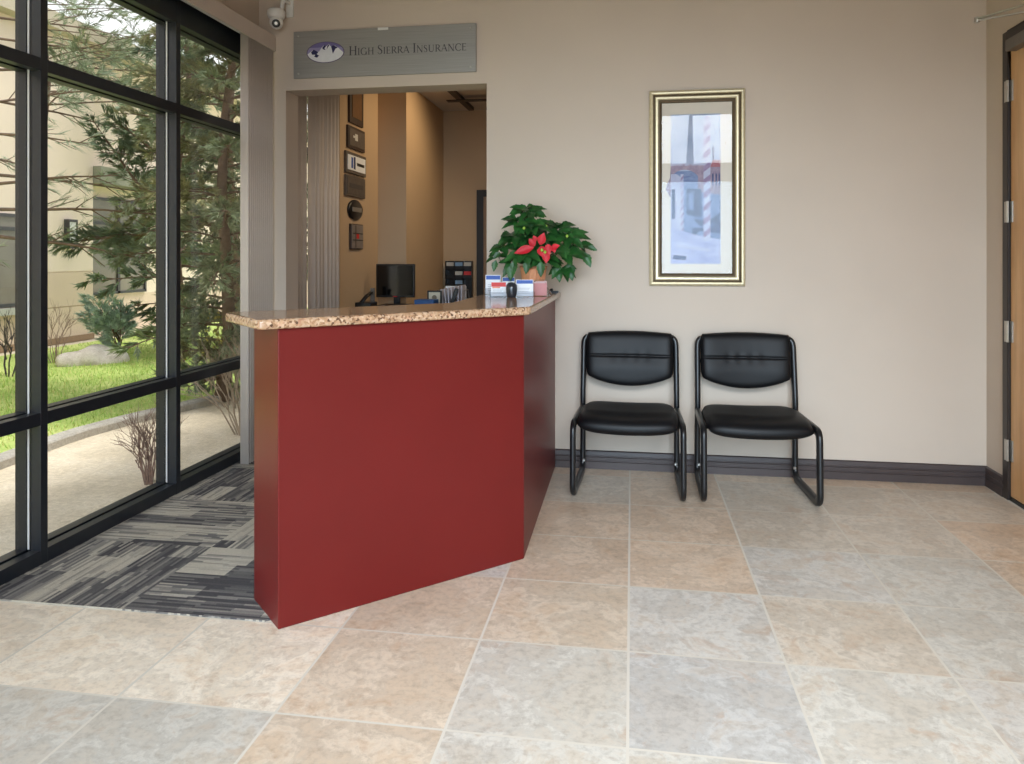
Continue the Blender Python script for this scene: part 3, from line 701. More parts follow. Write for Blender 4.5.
# ------------------------------------------------------------------ things on the granite top
def card(mb, org, w, h, tilt, yaw, t=.003, z0=0.):
    """upright sheet at org leaning back"""
    rt = Matrix.Rotation(yaw, 3, 'Z')@Matrix.Rotation(tilt, 3, 'X')
    mb.box((org.x-w/2, org.y-t, org.z+z0), (org.x+w/2, org.y, org.z+z0+h), rt, org); return mb
def card_strip(mb, org, w, za, zb_, tilt, yaw, dy, x0=-.5, x1=.5):
    rt = Matrix.Rotation(yaw, 3, 'Z')@Matrix.Rotation(tilt, 3, 'X')
    mb.box((org.x+x0*w, org.y-dy-.0003, org.z+za), (org.x+x1*w, org.y-dy, org.z+zb_), rt, org)
def holder(name, label, px, py, w, h, yaw=YAW, cw=None, style='blue', cards=1, ch=None):
    p = atZ(px, py, ZS)
    hd = MB(); cw = cw or w*.9
    rt = Matrix.Rotation(yaw, 3, 'Z'); tl_ = Matrix.Rotation(R(-14), 3, 'X')
    hd.box((p.x-w/2, p.y-.002, ZS), (p.x+w/2, p.y+.05, ZS+.003), rt, p)
    hd.box((p.x-w/2, p.y+.026, ZS+.002), (p.x+w/2, p.y+.029, ZS+.002+h*.95), rt@tl_, p)
    hd.box((p.x-w/2, p.y-.001, ZS+.002), (p.x+w/2, p.y+.001, ZS+.002+h*.35), rt@tl_, p)
    for s in (-1, 1): hd.box((p.x+s*w/2-.001, p.y, ZS+.003), (p.x+s*w/2+.001, p.y+.028, ZS+h*.34), rt@tl_, p)
    o = hd.build(name, m_acryl); tag(o, label[0], 'holder', 'acrylic holders on the granite top')
    ch = ch or h; mm = MB()
    b = p+rt@Vector((0, .020, .0045)); tilt = R(-14)
    for k in range(cards): card(mm, b+rt@Vector((rnd.uniform(-.001, .001), -.003*k, 0)), cw, ch-.0015*k, tilt, yaw)
    dy = .0032; hh = ch-.0015*(cards-1)
    mm.mat(1 if style == 'blue' else 2); card_strip(mm, b, cw, hh*(.66 if style == 'red' else .76), hh*.97, tilt, yaw, dy, -.47, .47)
    if style == 'red':
        mm.mat(3); card_strip(mm, b, cw, hh*.56, hh*.64, tilt, yaw, dy, -.40, .10)
    mm.mat(4)
    for k in range(4): card_strip(mm, b, cw, hh*(.48-.10*k), hh*(.50-.10*k), tilt, yaw, dy, -.36, .30-.05*(k%3))
    o = mm.build('brochure' if h > .11 else 'business_card', [m_paper, m_blue, m_redp, m_orange, m_gtext]); tag(o, label[1], 'card', 'printed cards on the granite top')
holder('brochure_holder', ('tall clear acrylic holder at the left end of the card row', 'white brochure with a blue heading in the tall left holder'), 493, 295.3, .096, .115, style='blue', cw=.086, ch=.112)
holder('card_holder', ('small clear acrylic holder in front of the tall brochure holder', 'white card with a red heading in front of the tall brochure'), 498.5, 297.2, .094, .078, style='red')
holder('card_holder', ('clear acrylic holder to the right of the dark round ornament', 'white card with a bright blue heading right of the dark ornament'), 524.8, 297.6, .104, .092, style='blue')
holder('card_holder', ('clear acrylic holder behind the dark round ornament', 'white card with a blue heading behind the dark ornament'), 508.5, 294.4, .080, .096, style='blue')
p = atZ(511.6, 297.6, ZS)
tag(MB().lathe([(.020,0),(.024,.003),(.028,.02),(.031,.045),(.029,.066),(.020,.078),(.004,.082)], p, 'z', 24).build('ornament', M('smoked_glass', (46, 48, 54), .15, var=.2, scale=40), smooth=True), 'dark rounded glass ornament standing between the card holders', 'ornament')
# clear wedge holder with pink leaflets
p = atZ(541, 296.4, ZS); wd = MB(); rt = Matrix.Rotation(YAW+R(12), 3, 'Z')
tri = [(-.055, 0), (.065, 0), (.062, .012), (.020, .092), (-.020, .092), (-.055, .06)]
for yy in (0, .055):
    wd.add([p+rt@Vector((a, yy, b+.0005)) for a, b in tri], [tuple(range(6))])
for a, b in zip(tri, tri[1:]+tri[:1]): wd.add([p+rt@Vector((q[0], yy, q[1]+.0005)) for q in (a, b) for yy in (0, .055)], [(0, 1, 3, 2)])
tag(wd.build('display_case', m_acryl), 'clear sloped plastic display box in front of the plant pot', 'box', 'acrylic holders on the granite top')
for k, (mt, lb_) in enumerate(((M('pink_print', (222, 150, 150), .6), 'pink leaflet at the front of the clear sloped display box'), (M('pale_pink_print', (232, 196, 194), .6), 'pale pink leaflet at the back of the clear sloped display box'))):
    tag(MB().box((p.x-.045, p.y+.012+.022*k, ZS+.004), (p.x+.036+.006*k, p.y+.015+.022*k, ZS+.072+.010*k), rt, p).build('leaflet', mt), lb_, 'leaflet')
p = atZ(553.5, 293., ZS); mk = MB(); mk.box((p.x-.03, p.y-.012, ZS), (p.x+.03, p.y+.012, ZS+.014)); mk.lathe([(.010,.014),(.012,.02),(.006,.028)], p+Vector((-.012, 0, 0)), 'z', 10)
tag(mk.build('stapler', m_dark, bevel=.003), 'small black desk tool at the right end of the granite top', 'stapler')

# ------------------------------------------------------------------ inside the office
# plaques on the left wall x=-2.5 : y0,y1,z0,z1
XW = -2.5
def plaque(name, label, y0, y1, z0, z1, border, face, marks, cat='plaque', inset=.02):
    t = thing(name, label, cat, (XW, (y0+y1)/2, z0), group='plaques on the office wall')
    MB().box((XW+.0005, y0, z0), (XW+.022, y1, z1)).build('backing', border, t, bevel=.003)
    MB().box((XW+.0225, y0+inset, z0+inset), (XW+.026, y1-inset, z1-inset)).build('plate', face, t)
    for (a0, a1, b0, b1, mt) in marks:
        MB().box((XW+.0262, y0+(y1-y0)*a0, z0+(z1-z0)*b0), (XW+.0275, y0+(y1-y0)*a1, z0+(z1-z0)*b1)).build('emblem', mt, t)
m_wal = M('walnut_board', (58, 40, 30), .45, var=.2, scale=10, stretch=(1, 8, 1)); m_brz = M('bronze_plate', (122, 88, 56), .4, .3, var=.1); m_pew = M('pewter_plate', (104, 94, 86), .45, .3, var=.15)
plaque('wall_plaque', 'tall dark wooden plaque with bronze plate, topmost in the office row', 6.42, 6.76, 2.53, 2.90, m_wal, m_brz, [], inset=.055)
plaque('wall_plaque', 'dark plaque with a small pale bird-like mark, second from the top', 6.38, 6.80, 2.30, 2.50, m_wal, m_pew, [(.36, .52, .40, .70, m_white), (.25, .40, .50, .60, m_white)], inset=.025)
plaque('wall_plaque', 'white plaque with blue bars and dark lettering mark, third from the top', 6.33, 6.83, 2.075, 2.265, m_pew, m_paper, [(.22, .30, .25, .75, m_blue), (.34, .42, .22, .80, m_navy), (.50, .88, .42, .56, m_dark)], inset=.028)
plaque('wall_plaque', 'plain grey-brown plaque with a dark engraved band, fourth from the top', 6.33, 6.81, 1.87, 2.055, m_pew, m_pew, [(.14, .84, .40, .62, M('engraved_grey', (76, 70, 68), .5))])
t = thing('wall_plaque', 'round black plaque with pale band, fifth from the top', 'plaque', (XW, 6.58, 1.67), group='plaques on the office wall')
m = MB(); m.lathe([(.170*.5*2,0),(.170,.012),(.150,.022),(.0,.024)], (0, 0, 0), 'x', 32); 
for v in m.v: v.z *= .55; v.y *= 1.05
m.v = [v+Vector((XW+.001, 6.58, 1.752)) for v in m.v]; m.build('disc', m_dark, t, smooth=True)
MB().box((XW+.0245, 6.47, 1.735), (XW+.027, 6.70, 1.775)).build('emblem', m_steel, t)
plaque('wall_plaque', 'small silver plaque with dark cross bars, lowest in the office row', 6.45, 6.75, 1.395, 1.625, m_wal, M('silver_plate', (150, 140, 134), .35, .4, var=.1), [(.40, .60, .42, .60, m_redp), (.08, .95, .34, .38, m_dark), (.08, .95, .60, .64, m_dark), (.28, .38, .06, .94, m_pew)], inset=.008)

# office work counter
wc = thing('office_desk', 'dark office work counter behind the granite top', 'desk', (-1.75, 6.55, 0))
ZD = .865
MB().box((-2.40, 6.24, ZD-.03), (-1.05, 7.18, ZD)).build('desk_top', M('dark_walnut_top', (62, 46, 38), .4, var=.15, scale=6, stretch=(1, 8, 1)), wc, bevel=.004)
for x0, y0 in ((-2.38, 6.27), (-1.15, 6.27), (-2.38, 7.06), (-1.15, 7.06)): MB().box((x0, y0, .006), (x0+.06, y0+.06, ZD-.03)).build('leg', m_dark, wc)
# monitor
mn = thing('computer_monitor', 'black flat computer monitor on the office desk', 'monitor', (-2.2, 6.95, ZD))
a = atY(376.5, 264, 6.9); b = atY(414.8, 297.5, 6.9); mx = (a.x+b.x)/2
MB().box((a.x, 6.885, b.z), (b.x, 6.92, a.z)).build('bezel', m_dark, mn, bevel=.005)
MB().box((a.x+.014, 6.883, b.z+.018), (b.x-.014, 6.8852, a.z-.014)).build('screen', m_screen, mn)
MB().box((mx-.03, 6.93, ZD+.012), (mx+.03, 6.96, b.z+.14)).build('neck', m_dark, mn, bevel=.004)
MB().lathe([(.12,0),(.12,.006),(.10,.012),(.03,.014)], (mx, 6.94, ZD), 'z', 28).build('base', m_dark, mn, smooth=True)
MB().box((mx-.02, 6.880, b.z+.005), (mx+.02, 6.8846, b.z+.012)).build('badge', m_redp, mn)
# phone with raised handset
ph = thing('desk_phone', 'dark office telephone with a slanting handset left of the monitor', 'phone', (-2.40, 6.6, ZD))
p0 = atY(362, 302, 6.55); 
m = MB(); m.prism([(p0.x-.05, 6.50), (p0.x+.10, 6.50), (p0.x+.10, 6.68), (p0.x-.05, 6.68)], ZD, ZD+.05); m.build('body', m_dark, ph, bevel=.008)
q0 = atY(361, 303, 6.5); q1 = atY(371.5, 292.5, 6.62)
m = MB(); m.sweep([q0, (q0+q1)/2+Vector((0, 0, .012)), q1], rrect(.035, .022, .008, 3)); m.build('handset', m_dark, ph, smooth=True)
MB().box((atY(371, 300, 6.72).x, 6.70, ZD+.001), (atY(375, 300, 6.72).x, 6.72, atY(372, 288, 6.72).z)).build('stand', m_greymetal, ph)
# framed certificate, file sorter, folders, blue binder
p0 = atY(427.5, 290.5, 6.5); p1 = atY(442, 302, 6.5)
ce = thing('photo_frame', 'small black framed certificate standing on the office desk', 'frame', ((p0.x+p1.x)/2, 6.5, ZD))
MB().box((p0.x, 6.49, ZD+.001), (p1.x, 6.505, p0.z)).build('frame', m_dark, ce, bevel=.003)
MB().box((p0.x+.015, 6.488, ZD+.02), (p1.x-.015, 6.4905, p0.z-.014)).build('certificate', M('cream_certificate', (206, 200, 180), .7), ce)
MB().lathe([(.022,0),(.022,.001),(.012,.0015)], ((p0.x+p1.x)/2, 6.488, (ZD+p0.z)/2+.02), 'y', 16).build('seal', M('seal_brown', (120, 110, 92), .6), ce)
bx0 = atY(417, 300, 6.35).x; bx1 = atY(437, 300, 6.35).x
bl = MB(); bl.prism(rpoly([(bx0, 6.25), (bx1, 6.25), (bx1, 6.42), (bx0, 6.42)], [.02]*4), ZD+.0005, atY(425, 299.6, 6.3).z); tag(bl.build('binder', M('blue_binder', (28, 76, 132), .5), bevel=.006), 'blue binder lying on the office desk before the certificate', 'binder')
p0 = atY(443, 287, 6.7); p1 = atY(466, 302, 6.7)
fs_ = thing('file_sorter', 'wire file rack holding white papers on the office desk', 'rack', ((p0.x+p1.x)/2, 6.7, ZD))
m = MB(); m.box((p0.x-.02, 6.62, ZD), (p1.x+.012, 6.80, ZD+.012)); 
for k in (0, 4):
    x_ = p0.x+(p1.x+.02-p0.x)*k/4-.012*(k == 0); m.tube([(x_, 6.63, ZD+.01), (x_-.02, 6.63, ZD+.16), (x_-.02, 6.79, ZD+.16), (x_, 6.79, ZD+.01)], .003, 6)
m.build('wire_rack', m_greymetal, fs_)
m = MB(); m.box((atY(449, 300, 6.60).x, 6.585, ZD+.014), (atY(449, 300, 6.60).x+.035, 6.612, atY(453, 287, 6.6).z), Matrix.Rotation(R(17), 3, 'Y'), (atY(449, 300, 6.6).x, 6.6, ZD)); m.build('end_stop', m_dark, fs_, bevel=.004)
for k in range(7):
    x_ = p0.x+.012+(p1.x-p0.x-.05)*k/6; tl_ = R(-7.5+1.6*k)
    f = MB(); f.box((x_, 6.64, ZD+.014), (x_+.010, 6.78, ZD+.013+.155+.006*k), Matrix.Rotation(tl_, 3, 'Y'), (x_, 6.7, ZD)); 
    tag(f.build('folder', M('lavender_paper', (206, 204, 214), .7, var=.04)), ['white folder leaning at the left end of the file rack', 'second white folder from the left in the file rack', 'third white folder from the left in the file rack', 'middle white folder in the file rack', 'third white folder from the right in the file rack', 'second white folder from the right in the file rack', 'white folder at the right end of the file rack'][k], 'folder', 'folders in the office file rack')
p0 = atY(456, 286, 6.86); p1 = atY(466, 302, 6.86)
tag(MB().box((p0.x-.1, 6.86, ZD+.0005), (p1.x, 6.875, p0.z)).build('paper_pad', m_paper), 'white paper pad standing upright behind the folders', 'paper')
# literature rack on the far wall
p0 = atY(445.5, 261, YI-.1); p1 = atY(471.5, 303, YI-.1)
ZRK = .007
rk = thing('literature_rack', 'black literature rack on the far office wall', 'rack', ((p0.x+p1.x)/2, YI, 0))
rw = p1.x-p0.x
m = MB(); m.box((p0.x, YI-.02, ZRK), (p1.x, YI-.001, p0.z))
for k in range(4): x_ = p0.x+rw*k/3; m.box((x_-.004, YI-.10, ZRK), (x_+.004, YI-.02, p0.z))
nrow = 12; rz = (p0.z-ZRK)/nrow
for j in range(nrow): m.box((p0.x, YI-.10, ZRK+rz*j), (p1.x, YI-.095, ZRK+rz*j+rz*.45)); m.box((p0.x, YI-.10, ZRK+rz*j), (p1.x, YI-.02, ZRK+rz*j+.006))
m.build('pockets', m_dark, rk)
def leafl(col, row, mt, label, wf=.86):
    x_ = p0.x+rw*col/3; z_ = p0.z-rz*(row+1)
    tag(MB().box((x_+rw/3*(1-wf)/2, YI-.085, z_+.008), (x_+rw/3*(1-(1-wf)/2), YI-.08, z_+rz*.86)).build('leaflet', mt), label, 'leaflet', 'leaflets in the black rack')
m_lb = M('pale_blue_print', (130, 160, 190), .6); m_lw = M('pale_print', (190, 186, 178), .6)
for c_, r_, mt, lb_ in ((0, 0, m_lw, 'pale leaflet, top left pocket of the black rack'), (1, 0, m_lb, 'light blue leaflet, top middle pocket of the black rack'), (2, 0, m_lw, 'pale leaflet, top right pocket of the black rack'), (1, 1, m_lw, 'pale leaflet in the middle pocket beside the red leaflet'),
                        (2, 1, m_redp, 'red leaflet on the right of the black rack'), (1, 2, m_lb, 'blue-grey leaflet in the third row middle pocket'), (1, 3, m_lw, 'pale leaflet in the fourth row middle pocket'), (2, 4, m_lw, 'pale leaflet low on the right of the black rack')):
    leafl(c_, r_, mt, lb_)
# dark cross of surface bars on the office ceiling
cc = atZ(460, 98.5, ZI-.02)
tr_ = thing('ceiling_track', 'dark cross-shaped track on the office ceiling', 'track light', cc)
ya = atZ(449, 89, ZI-.02).y; yb_ = atZ(471, 109, ZI-.02).y
MB().box((cc.x-.03, min(ya, yb_), ZI-.04), (cc.x+.03, max(ya, yb_), ZI-.0005)).build('track_bar', M('dark_track', (62, 50, 42), .5), tr_)
MB().box((cc.x-.14, cc.y-.05, ZI-.05), (cc.x+1.2, cc.y+.05, ZI-.0405)).build('cross_bar', M('dark_track_b', (54, 42, 36), .5), tr_)

# ------------------------------------------------------------------ outdoors
G = -.12
def ground_mat(name, a, b, c, sc):
    t = NT(name); v = t.node('ShaderNodeNewGeometry').outputs['Position']; n = t.noise(v, sc, 8, .7); f = t.noise(v, sc*14, 4, .7)
    col = t.ramp(n.outputs['Fac'], [(.3, srgb(*a)), (.5, srgb(*b)), (.7, srgb(*c))]); col = t.mix(.6, col, t.ramp(f.outputs['Fac'], [(.3, (.68, .66, .64, 1)), (.7, (1.2, 1.2, 1.2, 1))]), 'MULTIPLY')
    t.link(col, t.b.inputs['Base Color']); t.b.inputs['Roughness'].default_value = .95; t.b.inputs['Specular IOR Level'].default_value = .1; t.bump(f.outputs['Fac'], .5, .02); return t.m
m_sand = ground_mat('sandy_soil', (206, 194, 172), (226, 214, 192), (238, 228, 210), 2.2)
m_lawn = ground_mat('lawn_green', (160, 186, 96), (184, 204, 120), (212, 214, 146), 1.4)
# ground with the lawn cut on the far side of the curb
cu = [(-4.2, -3), (-4.35, 2.5), (-4.50, 4.6), (-4.58, 5.4), (-4.50, 6.07), (-4.30, 6.9), (-3.9, 8.2), (-3.3, 9.8), (-2.9, 14), (-2.9, 30)]
cu = [(x_+.16, y_) for x_, y_ in cu]
def cux(y):
    for (x0, y0), (x1, y1) in zip(cu[:-1], cu[1:]):
        if y0 <= y <= y1: return x0+(x1-x0)*(y-y0)/(y1-y0)
    return cu[-1][0]
tag(MB().add([(-60, -60, G-.01), (60, -60, G-.01), (60, 60, G-.01), (-60, 60, G-.01)], [(0,1,2,3)]).build('ground', m_sand), 'bare sandy soil between the window and the curb', 'ground', kind='structure')
cur = MB(); prof = [(-.075, -.02), (.075, -.02), (.075, .045), (.062, .058), (-.062, .058), (-.075, .045)]
ys = [-3+.25*k for k in range(133)]
for i, y in enumerate(ys):
    for a, b in prof: cur.v.append(Vector((cux(y)+a, y, G+b)))
for i in range(len(ys)-1):
    for k in range(6): cur.f.append((i*6+k, i*6+(k+1)%6, (i+1)*6+(k+1)%6, (i+1)*6+k)); cur.mi.append(0)
tag(cur.build('trim_curb', ground_mat('pale_concrete', (168, 164, 156), (190, 186, 178), (206, 202, 194), 3), merge=True), 'pale concrete curb between sandy soil and lawn', 'curb', kind='structure')
lw = MB(); 
for a, b in zip(ys[:-1], ys[1:]): lw.add([(-9.0, a, G+.012), (cux(a)-.05, a, G+.012), (cux(b)-.05, b, G+.012), (-9.0, b, G+.012)], [(0,1,2,3)])
tag(lw.build('lawn', m_lawn), 'short green lawn beyond the curb', 'lawn', kind='structure')
gb = MB(); rg = random.Random(3)
for k in range(26000):
    y = rg.uniform(2.5, 13); x = rg.uniform(-8.9, cux(y)-.09)
    if x < -7.8 and rg.random() < .6: continue
    h = rg.uniform(.025, .06); a = rg.uniform(0, 6.28); w = .006
    dx, dy = math.cos(a)*w, math.sin(a)*w; lx_, ly_ = rg.uniform(-.025, .025), rg.uniform(-.025, .025)
    gb.mat(0 if rg.random() < .75 else 1); gb.add([(x-dx, y-dy, G+.01), (x+dx, y+dy, G+.01), (x+lx_, y+ly_, G+.01+h)], [(0,1,2)])
tag(gb.build('grass', [leaf_mat('grass_blade', (160, 196, 96), (192, 218, 128), .7), leaf_mat('dry_grass_blade', (204, 208, 130), (222, 220, 150), .7)]), 'green grass blades covering the lawn', 'grass', kind='stuff')
# soil strip at the building foot
# neighbouring building
XB = -9.37; m_st = wall_mat('cream_stucco', (238, 222, 206)); m_st2 = wall_mat('tan_stucco', (220, 200, 180)); m_bgw = M('building_dark_frame', (58, 60, 66), .4); m_bgl = M('building_glass', (126, 122, 110), .1, var=.2, scale=1.2)
bd = thing('neighbouring_building', 'cream stucco building across the lawn with dark framed windows', 'building', (XB, 10, G))
m = MB(); m.box((XB-6, -8, G), (XB, 11.98, 1.06)); m.box((XB-6, 12.0, G), (XB-.35, 30, .6)); m.build('lower_wall', m_st2, bd)
m = MB(); m.box((XB-6, -8, 1.075), (XB, 11.98, 5.0)); m.box((XB-6, 12.0, .6), (XB-.35, 30, 5.0)); m.build('upper_wall', m_st, bd)
MB().box((XB-6, -8, 1.055), (XB-.012, 11.97, 1.08)).build('reveal_line', m_st2, bd)
MB().box((XB-.004, -8, .475), (XB+.001, 11.975, .495)).build('reveal_line', M('stucco_joint', (170, 150, 124), .9), bd)
MB().box((XB-.004, -8, G), (XB+.02, 11.99, G+.10)).build('plinth', M('plinth_brown', (150, 126, 100), .9), bd)
MB().box((XB-6.2, -8.2, 5.0), (XB+.25, 30, 5.26)).build('roof_band', M('roof_trim', (196, 186, 166), .8), bd)
MB().box((XB-.36, 11.985, 2.62), (XB+.15, 16, 2.92)).build('canopy_beam', M('grey_green_trim', (150, 152, 136), .7), bd)
def bwin(y0, y1, z0, z1, x, cols, zr):
    w = MB(); f = .05
    w.box((x-.02, y0, z0), (x+.04, y0+f, z1)); w.box((x-.02, y1-f, z0), (x+.04, y1, z1)); w.box((x-.02, y0, z0), (x+.04, y1, z0+f)); w.box((x-.02, y0, z1-f), (x+.04, y1, z1))
    for k in range(1, cols): y = y0+(y1-y0)*k/cols; w.box((x-.02, y-f*.7, z0), (x+.04, y+f*.7, z1))
    if zr: w.box((x-.02, y0, zr-.03), (x+.04, y1, zr+.03))
    o = w.build('window', m_bgw, bd); MB().box((x-.01, y0+.02, z0+.02), (x+.008, y1-.02, z1-.02)).build('pane', m_bgl, o)
bwin(12.25, 13.9, .62, 2.42, XB-.34, 2, 1.95)
bwin(8.4, 10.35, .56, 1.98, XB+.005, 3, 1.75)
MB().box((XB, 8.3, .44), (XB+.10, 10.45, .545)).build('window_sill', M('sill_grey', (186, 186, 180), .7), bd)
sc2 = MB(); sc2.box((XB+.0, 11.29, 1.46), (XB+.10, 11.49, 1.50)); sc2.box((XB, 11.29, 1.91), (XB+.10, 11.49, 1.95))
for y in (11.29, 11.475): sc2.box((XB, y, 1.50), (XB+.10, y+.015, 1.91))
s_o = sc2.build('wall_sconce', m_bgw, bd); MB().box((XB+.01, 11.31, 1.505), (XB+.085, 11.47, 1.905)).build('shade', M('frosted_glass', (220, 222, 222), .4), s_o)
# boulder
bo = MB(); bp = Vector((-7.2, 9.15, G))
def bould(u, v):
    a = 2*math.pi*u; ph_ = math.pi/2*v
    x, y, z = .45*math.cos(a)*math.cos(ph_), .28*math.sin(a)*math.cos(ph_), .235*math.sin(ph_)
    n = .12*math.sin(7*x+3)*math.cos(9*y+1)+.08*math.sin(17*x+5*z)+.06*math.cos(13*y-11*z+x*5)
    k = 1+n*1.1; rz_ = R(38); X, Yy = x*k, y*k
    return bp+Vector((X*math.cos(rz_)-Yy*math.sin(rz_), X*math.sin(rz_)+Yy*math.cos(rz_), z*k*(1+.15*math.sin(4*x))))
bo.grid(bould, 40, 16); tag(bo.build('boulder', ground_mat('pale_granite_rock', (176, 166, 154), (220, 212, 202), (236, 232, 226), 6), smooth=True, merge=True), 'pale rounded boulder lying on the lawn', 'rock')

# ---- vegetation
def needle_mat(name, a, b, c):
    t = NT(name); n = t.noise(t.node('ShaderNodeNewGeometry').outputs['Position'], 2.3, 4, .7)
    t.link(t.ramp(n.outputs['Fac'], [(.32, srgb(*a)), (.5, srgb(*b)), (.68, srgb(*c))]), t.b.inputs['Base Color']); t.b.inputs['Roughness'].default_value = .7; t.b.inputs['Specular IOR Level'].default_value = .2; return t.m
m_bark = M('grey_brown_bark', (112, 92, 78), .95, var=.25, scale=14)
m_twig = M('mauve_brown_twig', (156, 132, 122), .9, var=.2, scale=20); m_twig2 = M('grey_twig', (168, 152, 134), .9, var=.2, scale=20)
def perp(d, r):
    v = Vector((r.uniform(-1, 1), r.uniform(-1, 1), r.uniform(-1, 1))); return (v-d*v.dot(d)).normalized()
def sprig(mb, p, d, L, n, r, w=.006, spread=.7):
    for _ in range(n):
        q = (d+perp(d, r)*r.uniform(.2, spread)).normalized(); s = q.cross(Vector((r.uniform(-1, 1), r.uniform(-1, 1), r.uniform(-1, 1)))).normalized()*w
        l = L*r.uniform(.6, 1.1); b = p+d*L*r.uniform(0, .5)
        mb.add([b-s, b+s, b+q*l], [(0, 1, 2)])
def bough(wood, fol, p, d, L, r, rad, twigs, L_s, n_s, droop=.25, w=.006, dens=1., bare=.15):
    pts = []; n = 7; q = Vector(p); dd = Vector(d).normalized(); wob = perp(dd, r)
    for i in range(n+1):
        pts.append(Vector(q)); dd = (dd+Vector((0, 0, -droop/n))+wob*.06*math.sin(i*1.7)).normalized(); q = q+dd*(L/n)
    wood.tube(pts, rad, 5, scale=[1-.8*i/n for i in range(n+1)], cap=False)
    for k in range(twigs):
        t = bare+(1-bare)*(k+r.random())/twigs; i = min(int(t*n), n-1); f = t*n-i; b = pts[i]*(1-f)+pts[i+1]*f; a = (pts[i+1]-pts[i]).normalized()
        pd = perp(a, r); pd.z *= .55; td = (a*.9+pd*1.1).normalized(); tl_ = L*.30*(1.15-t*.75)*r.uniform(.6, 1.1)
        wood.tube([b, b+td*tl_*.5, b+td*tl_+Vector((0, 0, -.05*tl_))], rad*.30, 3, scale=[1, .7, .4], cap=False)
        m_ = max(2, int(tl_/(L_s*.42)*dens))
        for j in range(m_): sprig(fol, b+td*tl_*(.25+.8*j/m_)+perp(td, r)*.02, (td+perp(td, r)*.25).normalized(), L_s, n_s, r, w)
def conifer(name, label, base, hgt, lean, z_lo, nb, lmax, fmat, seed, L_s=.10, n_s=9, w=.006, twigs=12, droop=.3, trunk_r=.11, az=None, dens=1., group='trees outside the window', top_taper=.75, bare=.15, fmat2=None, low=1.):
    r = random.Random(seed); t = thing(name, label, 'tree', base, group=group); wood = MB(); fol = MB()
    base = Vector(base); tp = base+Vector((lean[0], lean[1], hgt))
    pts = [base.lerp(tp, k/8)+Vector((.05*math.sin(k*1.3), .05*math.cos(k*1.1), 0))*(k > 0) for k in range(9)]
    wood.tube(pts, trunk_r, 9, scale=[1.15]+[1-.75*k/8 for k in range(1, 9)])
    for k in range(nb):
        f = k/max(1, nb-1); z = z_lo+(hgt-z_lo)*f; b = base.lerp(tp, z/hgt); a = 2.4*k+r.uniform(-.4, .4)
        if az: a = az[0]+(az[1]-az[0])*r.random()
        L = lmax*(1-top_taper*f)*r.uniform(.75, 1.1)*(low if z < 1.3 else 1); d = Vector((math.cos(a), math.sin(a), r.uniform(-.05, .35)))
        fol.mat(0 if r.random() < .65 or not fmat2 else 1)
        bough(wood, fol, b, d, L, r, trunk_r*.24*(1-.6*f), twigs, L_s, n_s, droop, w, dens, bare)
    wood.build('trunk', m_bark, t, smooth=True); fol.build('foliage', [fmat]+([fmat2] if fmat2 else []), t)
    return t
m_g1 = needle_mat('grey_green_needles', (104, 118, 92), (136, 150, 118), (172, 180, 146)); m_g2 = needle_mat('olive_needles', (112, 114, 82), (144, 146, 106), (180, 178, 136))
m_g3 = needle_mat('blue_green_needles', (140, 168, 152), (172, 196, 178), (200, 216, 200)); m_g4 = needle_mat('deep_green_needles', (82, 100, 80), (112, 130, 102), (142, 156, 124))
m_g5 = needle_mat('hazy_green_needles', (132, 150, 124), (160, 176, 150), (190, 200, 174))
def gpt(px, D): p = atD(px, Y0, D); return (p.x, p.y, G)
conifer('juniper_tree', 'dense grey-green juniper tree close to the right end of the tall window', gpt(222, 7.6), 5.6, (.1, .1), .12, 104, 1.25, m_g1, 21, L_s=.085, n_s=12, w=.006, twigs=20, fmat2=m_g2, dens=1.25, top_taper=.55, low=.55, trunk_r=.07)
conifer('juniper_tree', 'olive-green juniper tree left of the densest one, with spreading lower boughs', gpt(176, 8.4), 4.6, (.1, 0), 1.35, 36, 1.15, m_g2, 22, L_s=.09, n_s=10, w=.006, twigs=14, fmat2=m_g4, bare=.25, dens=1.2, trunk_r=.06)
conifer('spruce_tree', 'deep green spruce standing behind the juniper trees', gpt(232, 11.5), 7.5, (0, 0), .3, 70, 2.0, m_g4, 23, L_s=.15, n_s=11, w=.017, twigs=14, fmat2=m_g1, dens=1.2)
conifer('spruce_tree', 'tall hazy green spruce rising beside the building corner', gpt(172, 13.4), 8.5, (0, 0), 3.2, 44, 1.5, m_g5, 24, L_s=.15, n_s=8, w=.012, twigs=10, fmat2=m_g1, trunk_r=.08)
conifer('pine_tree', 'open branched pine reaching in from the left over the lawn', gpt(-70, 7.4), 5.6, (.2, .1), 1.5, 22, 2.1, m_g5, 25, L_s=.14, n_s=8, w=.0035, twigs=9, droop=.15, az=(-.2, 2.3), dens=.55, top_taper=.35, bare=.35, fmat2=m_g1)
conifer('pine_tree', 'hazy pine whose crown hangs over the roof edge of the building', gpt(36, 8.6), 4.6, (.1, 0), 3.1, 22, 1.7, m_g5, 31, L_s=.13, n_s=8, w=.005, twigs=11, droop=.2, dens=.8, top_taper=.2, bare=.2, fmat2=m_g1, trunk_r=.05, az=(-.9, 2.4))
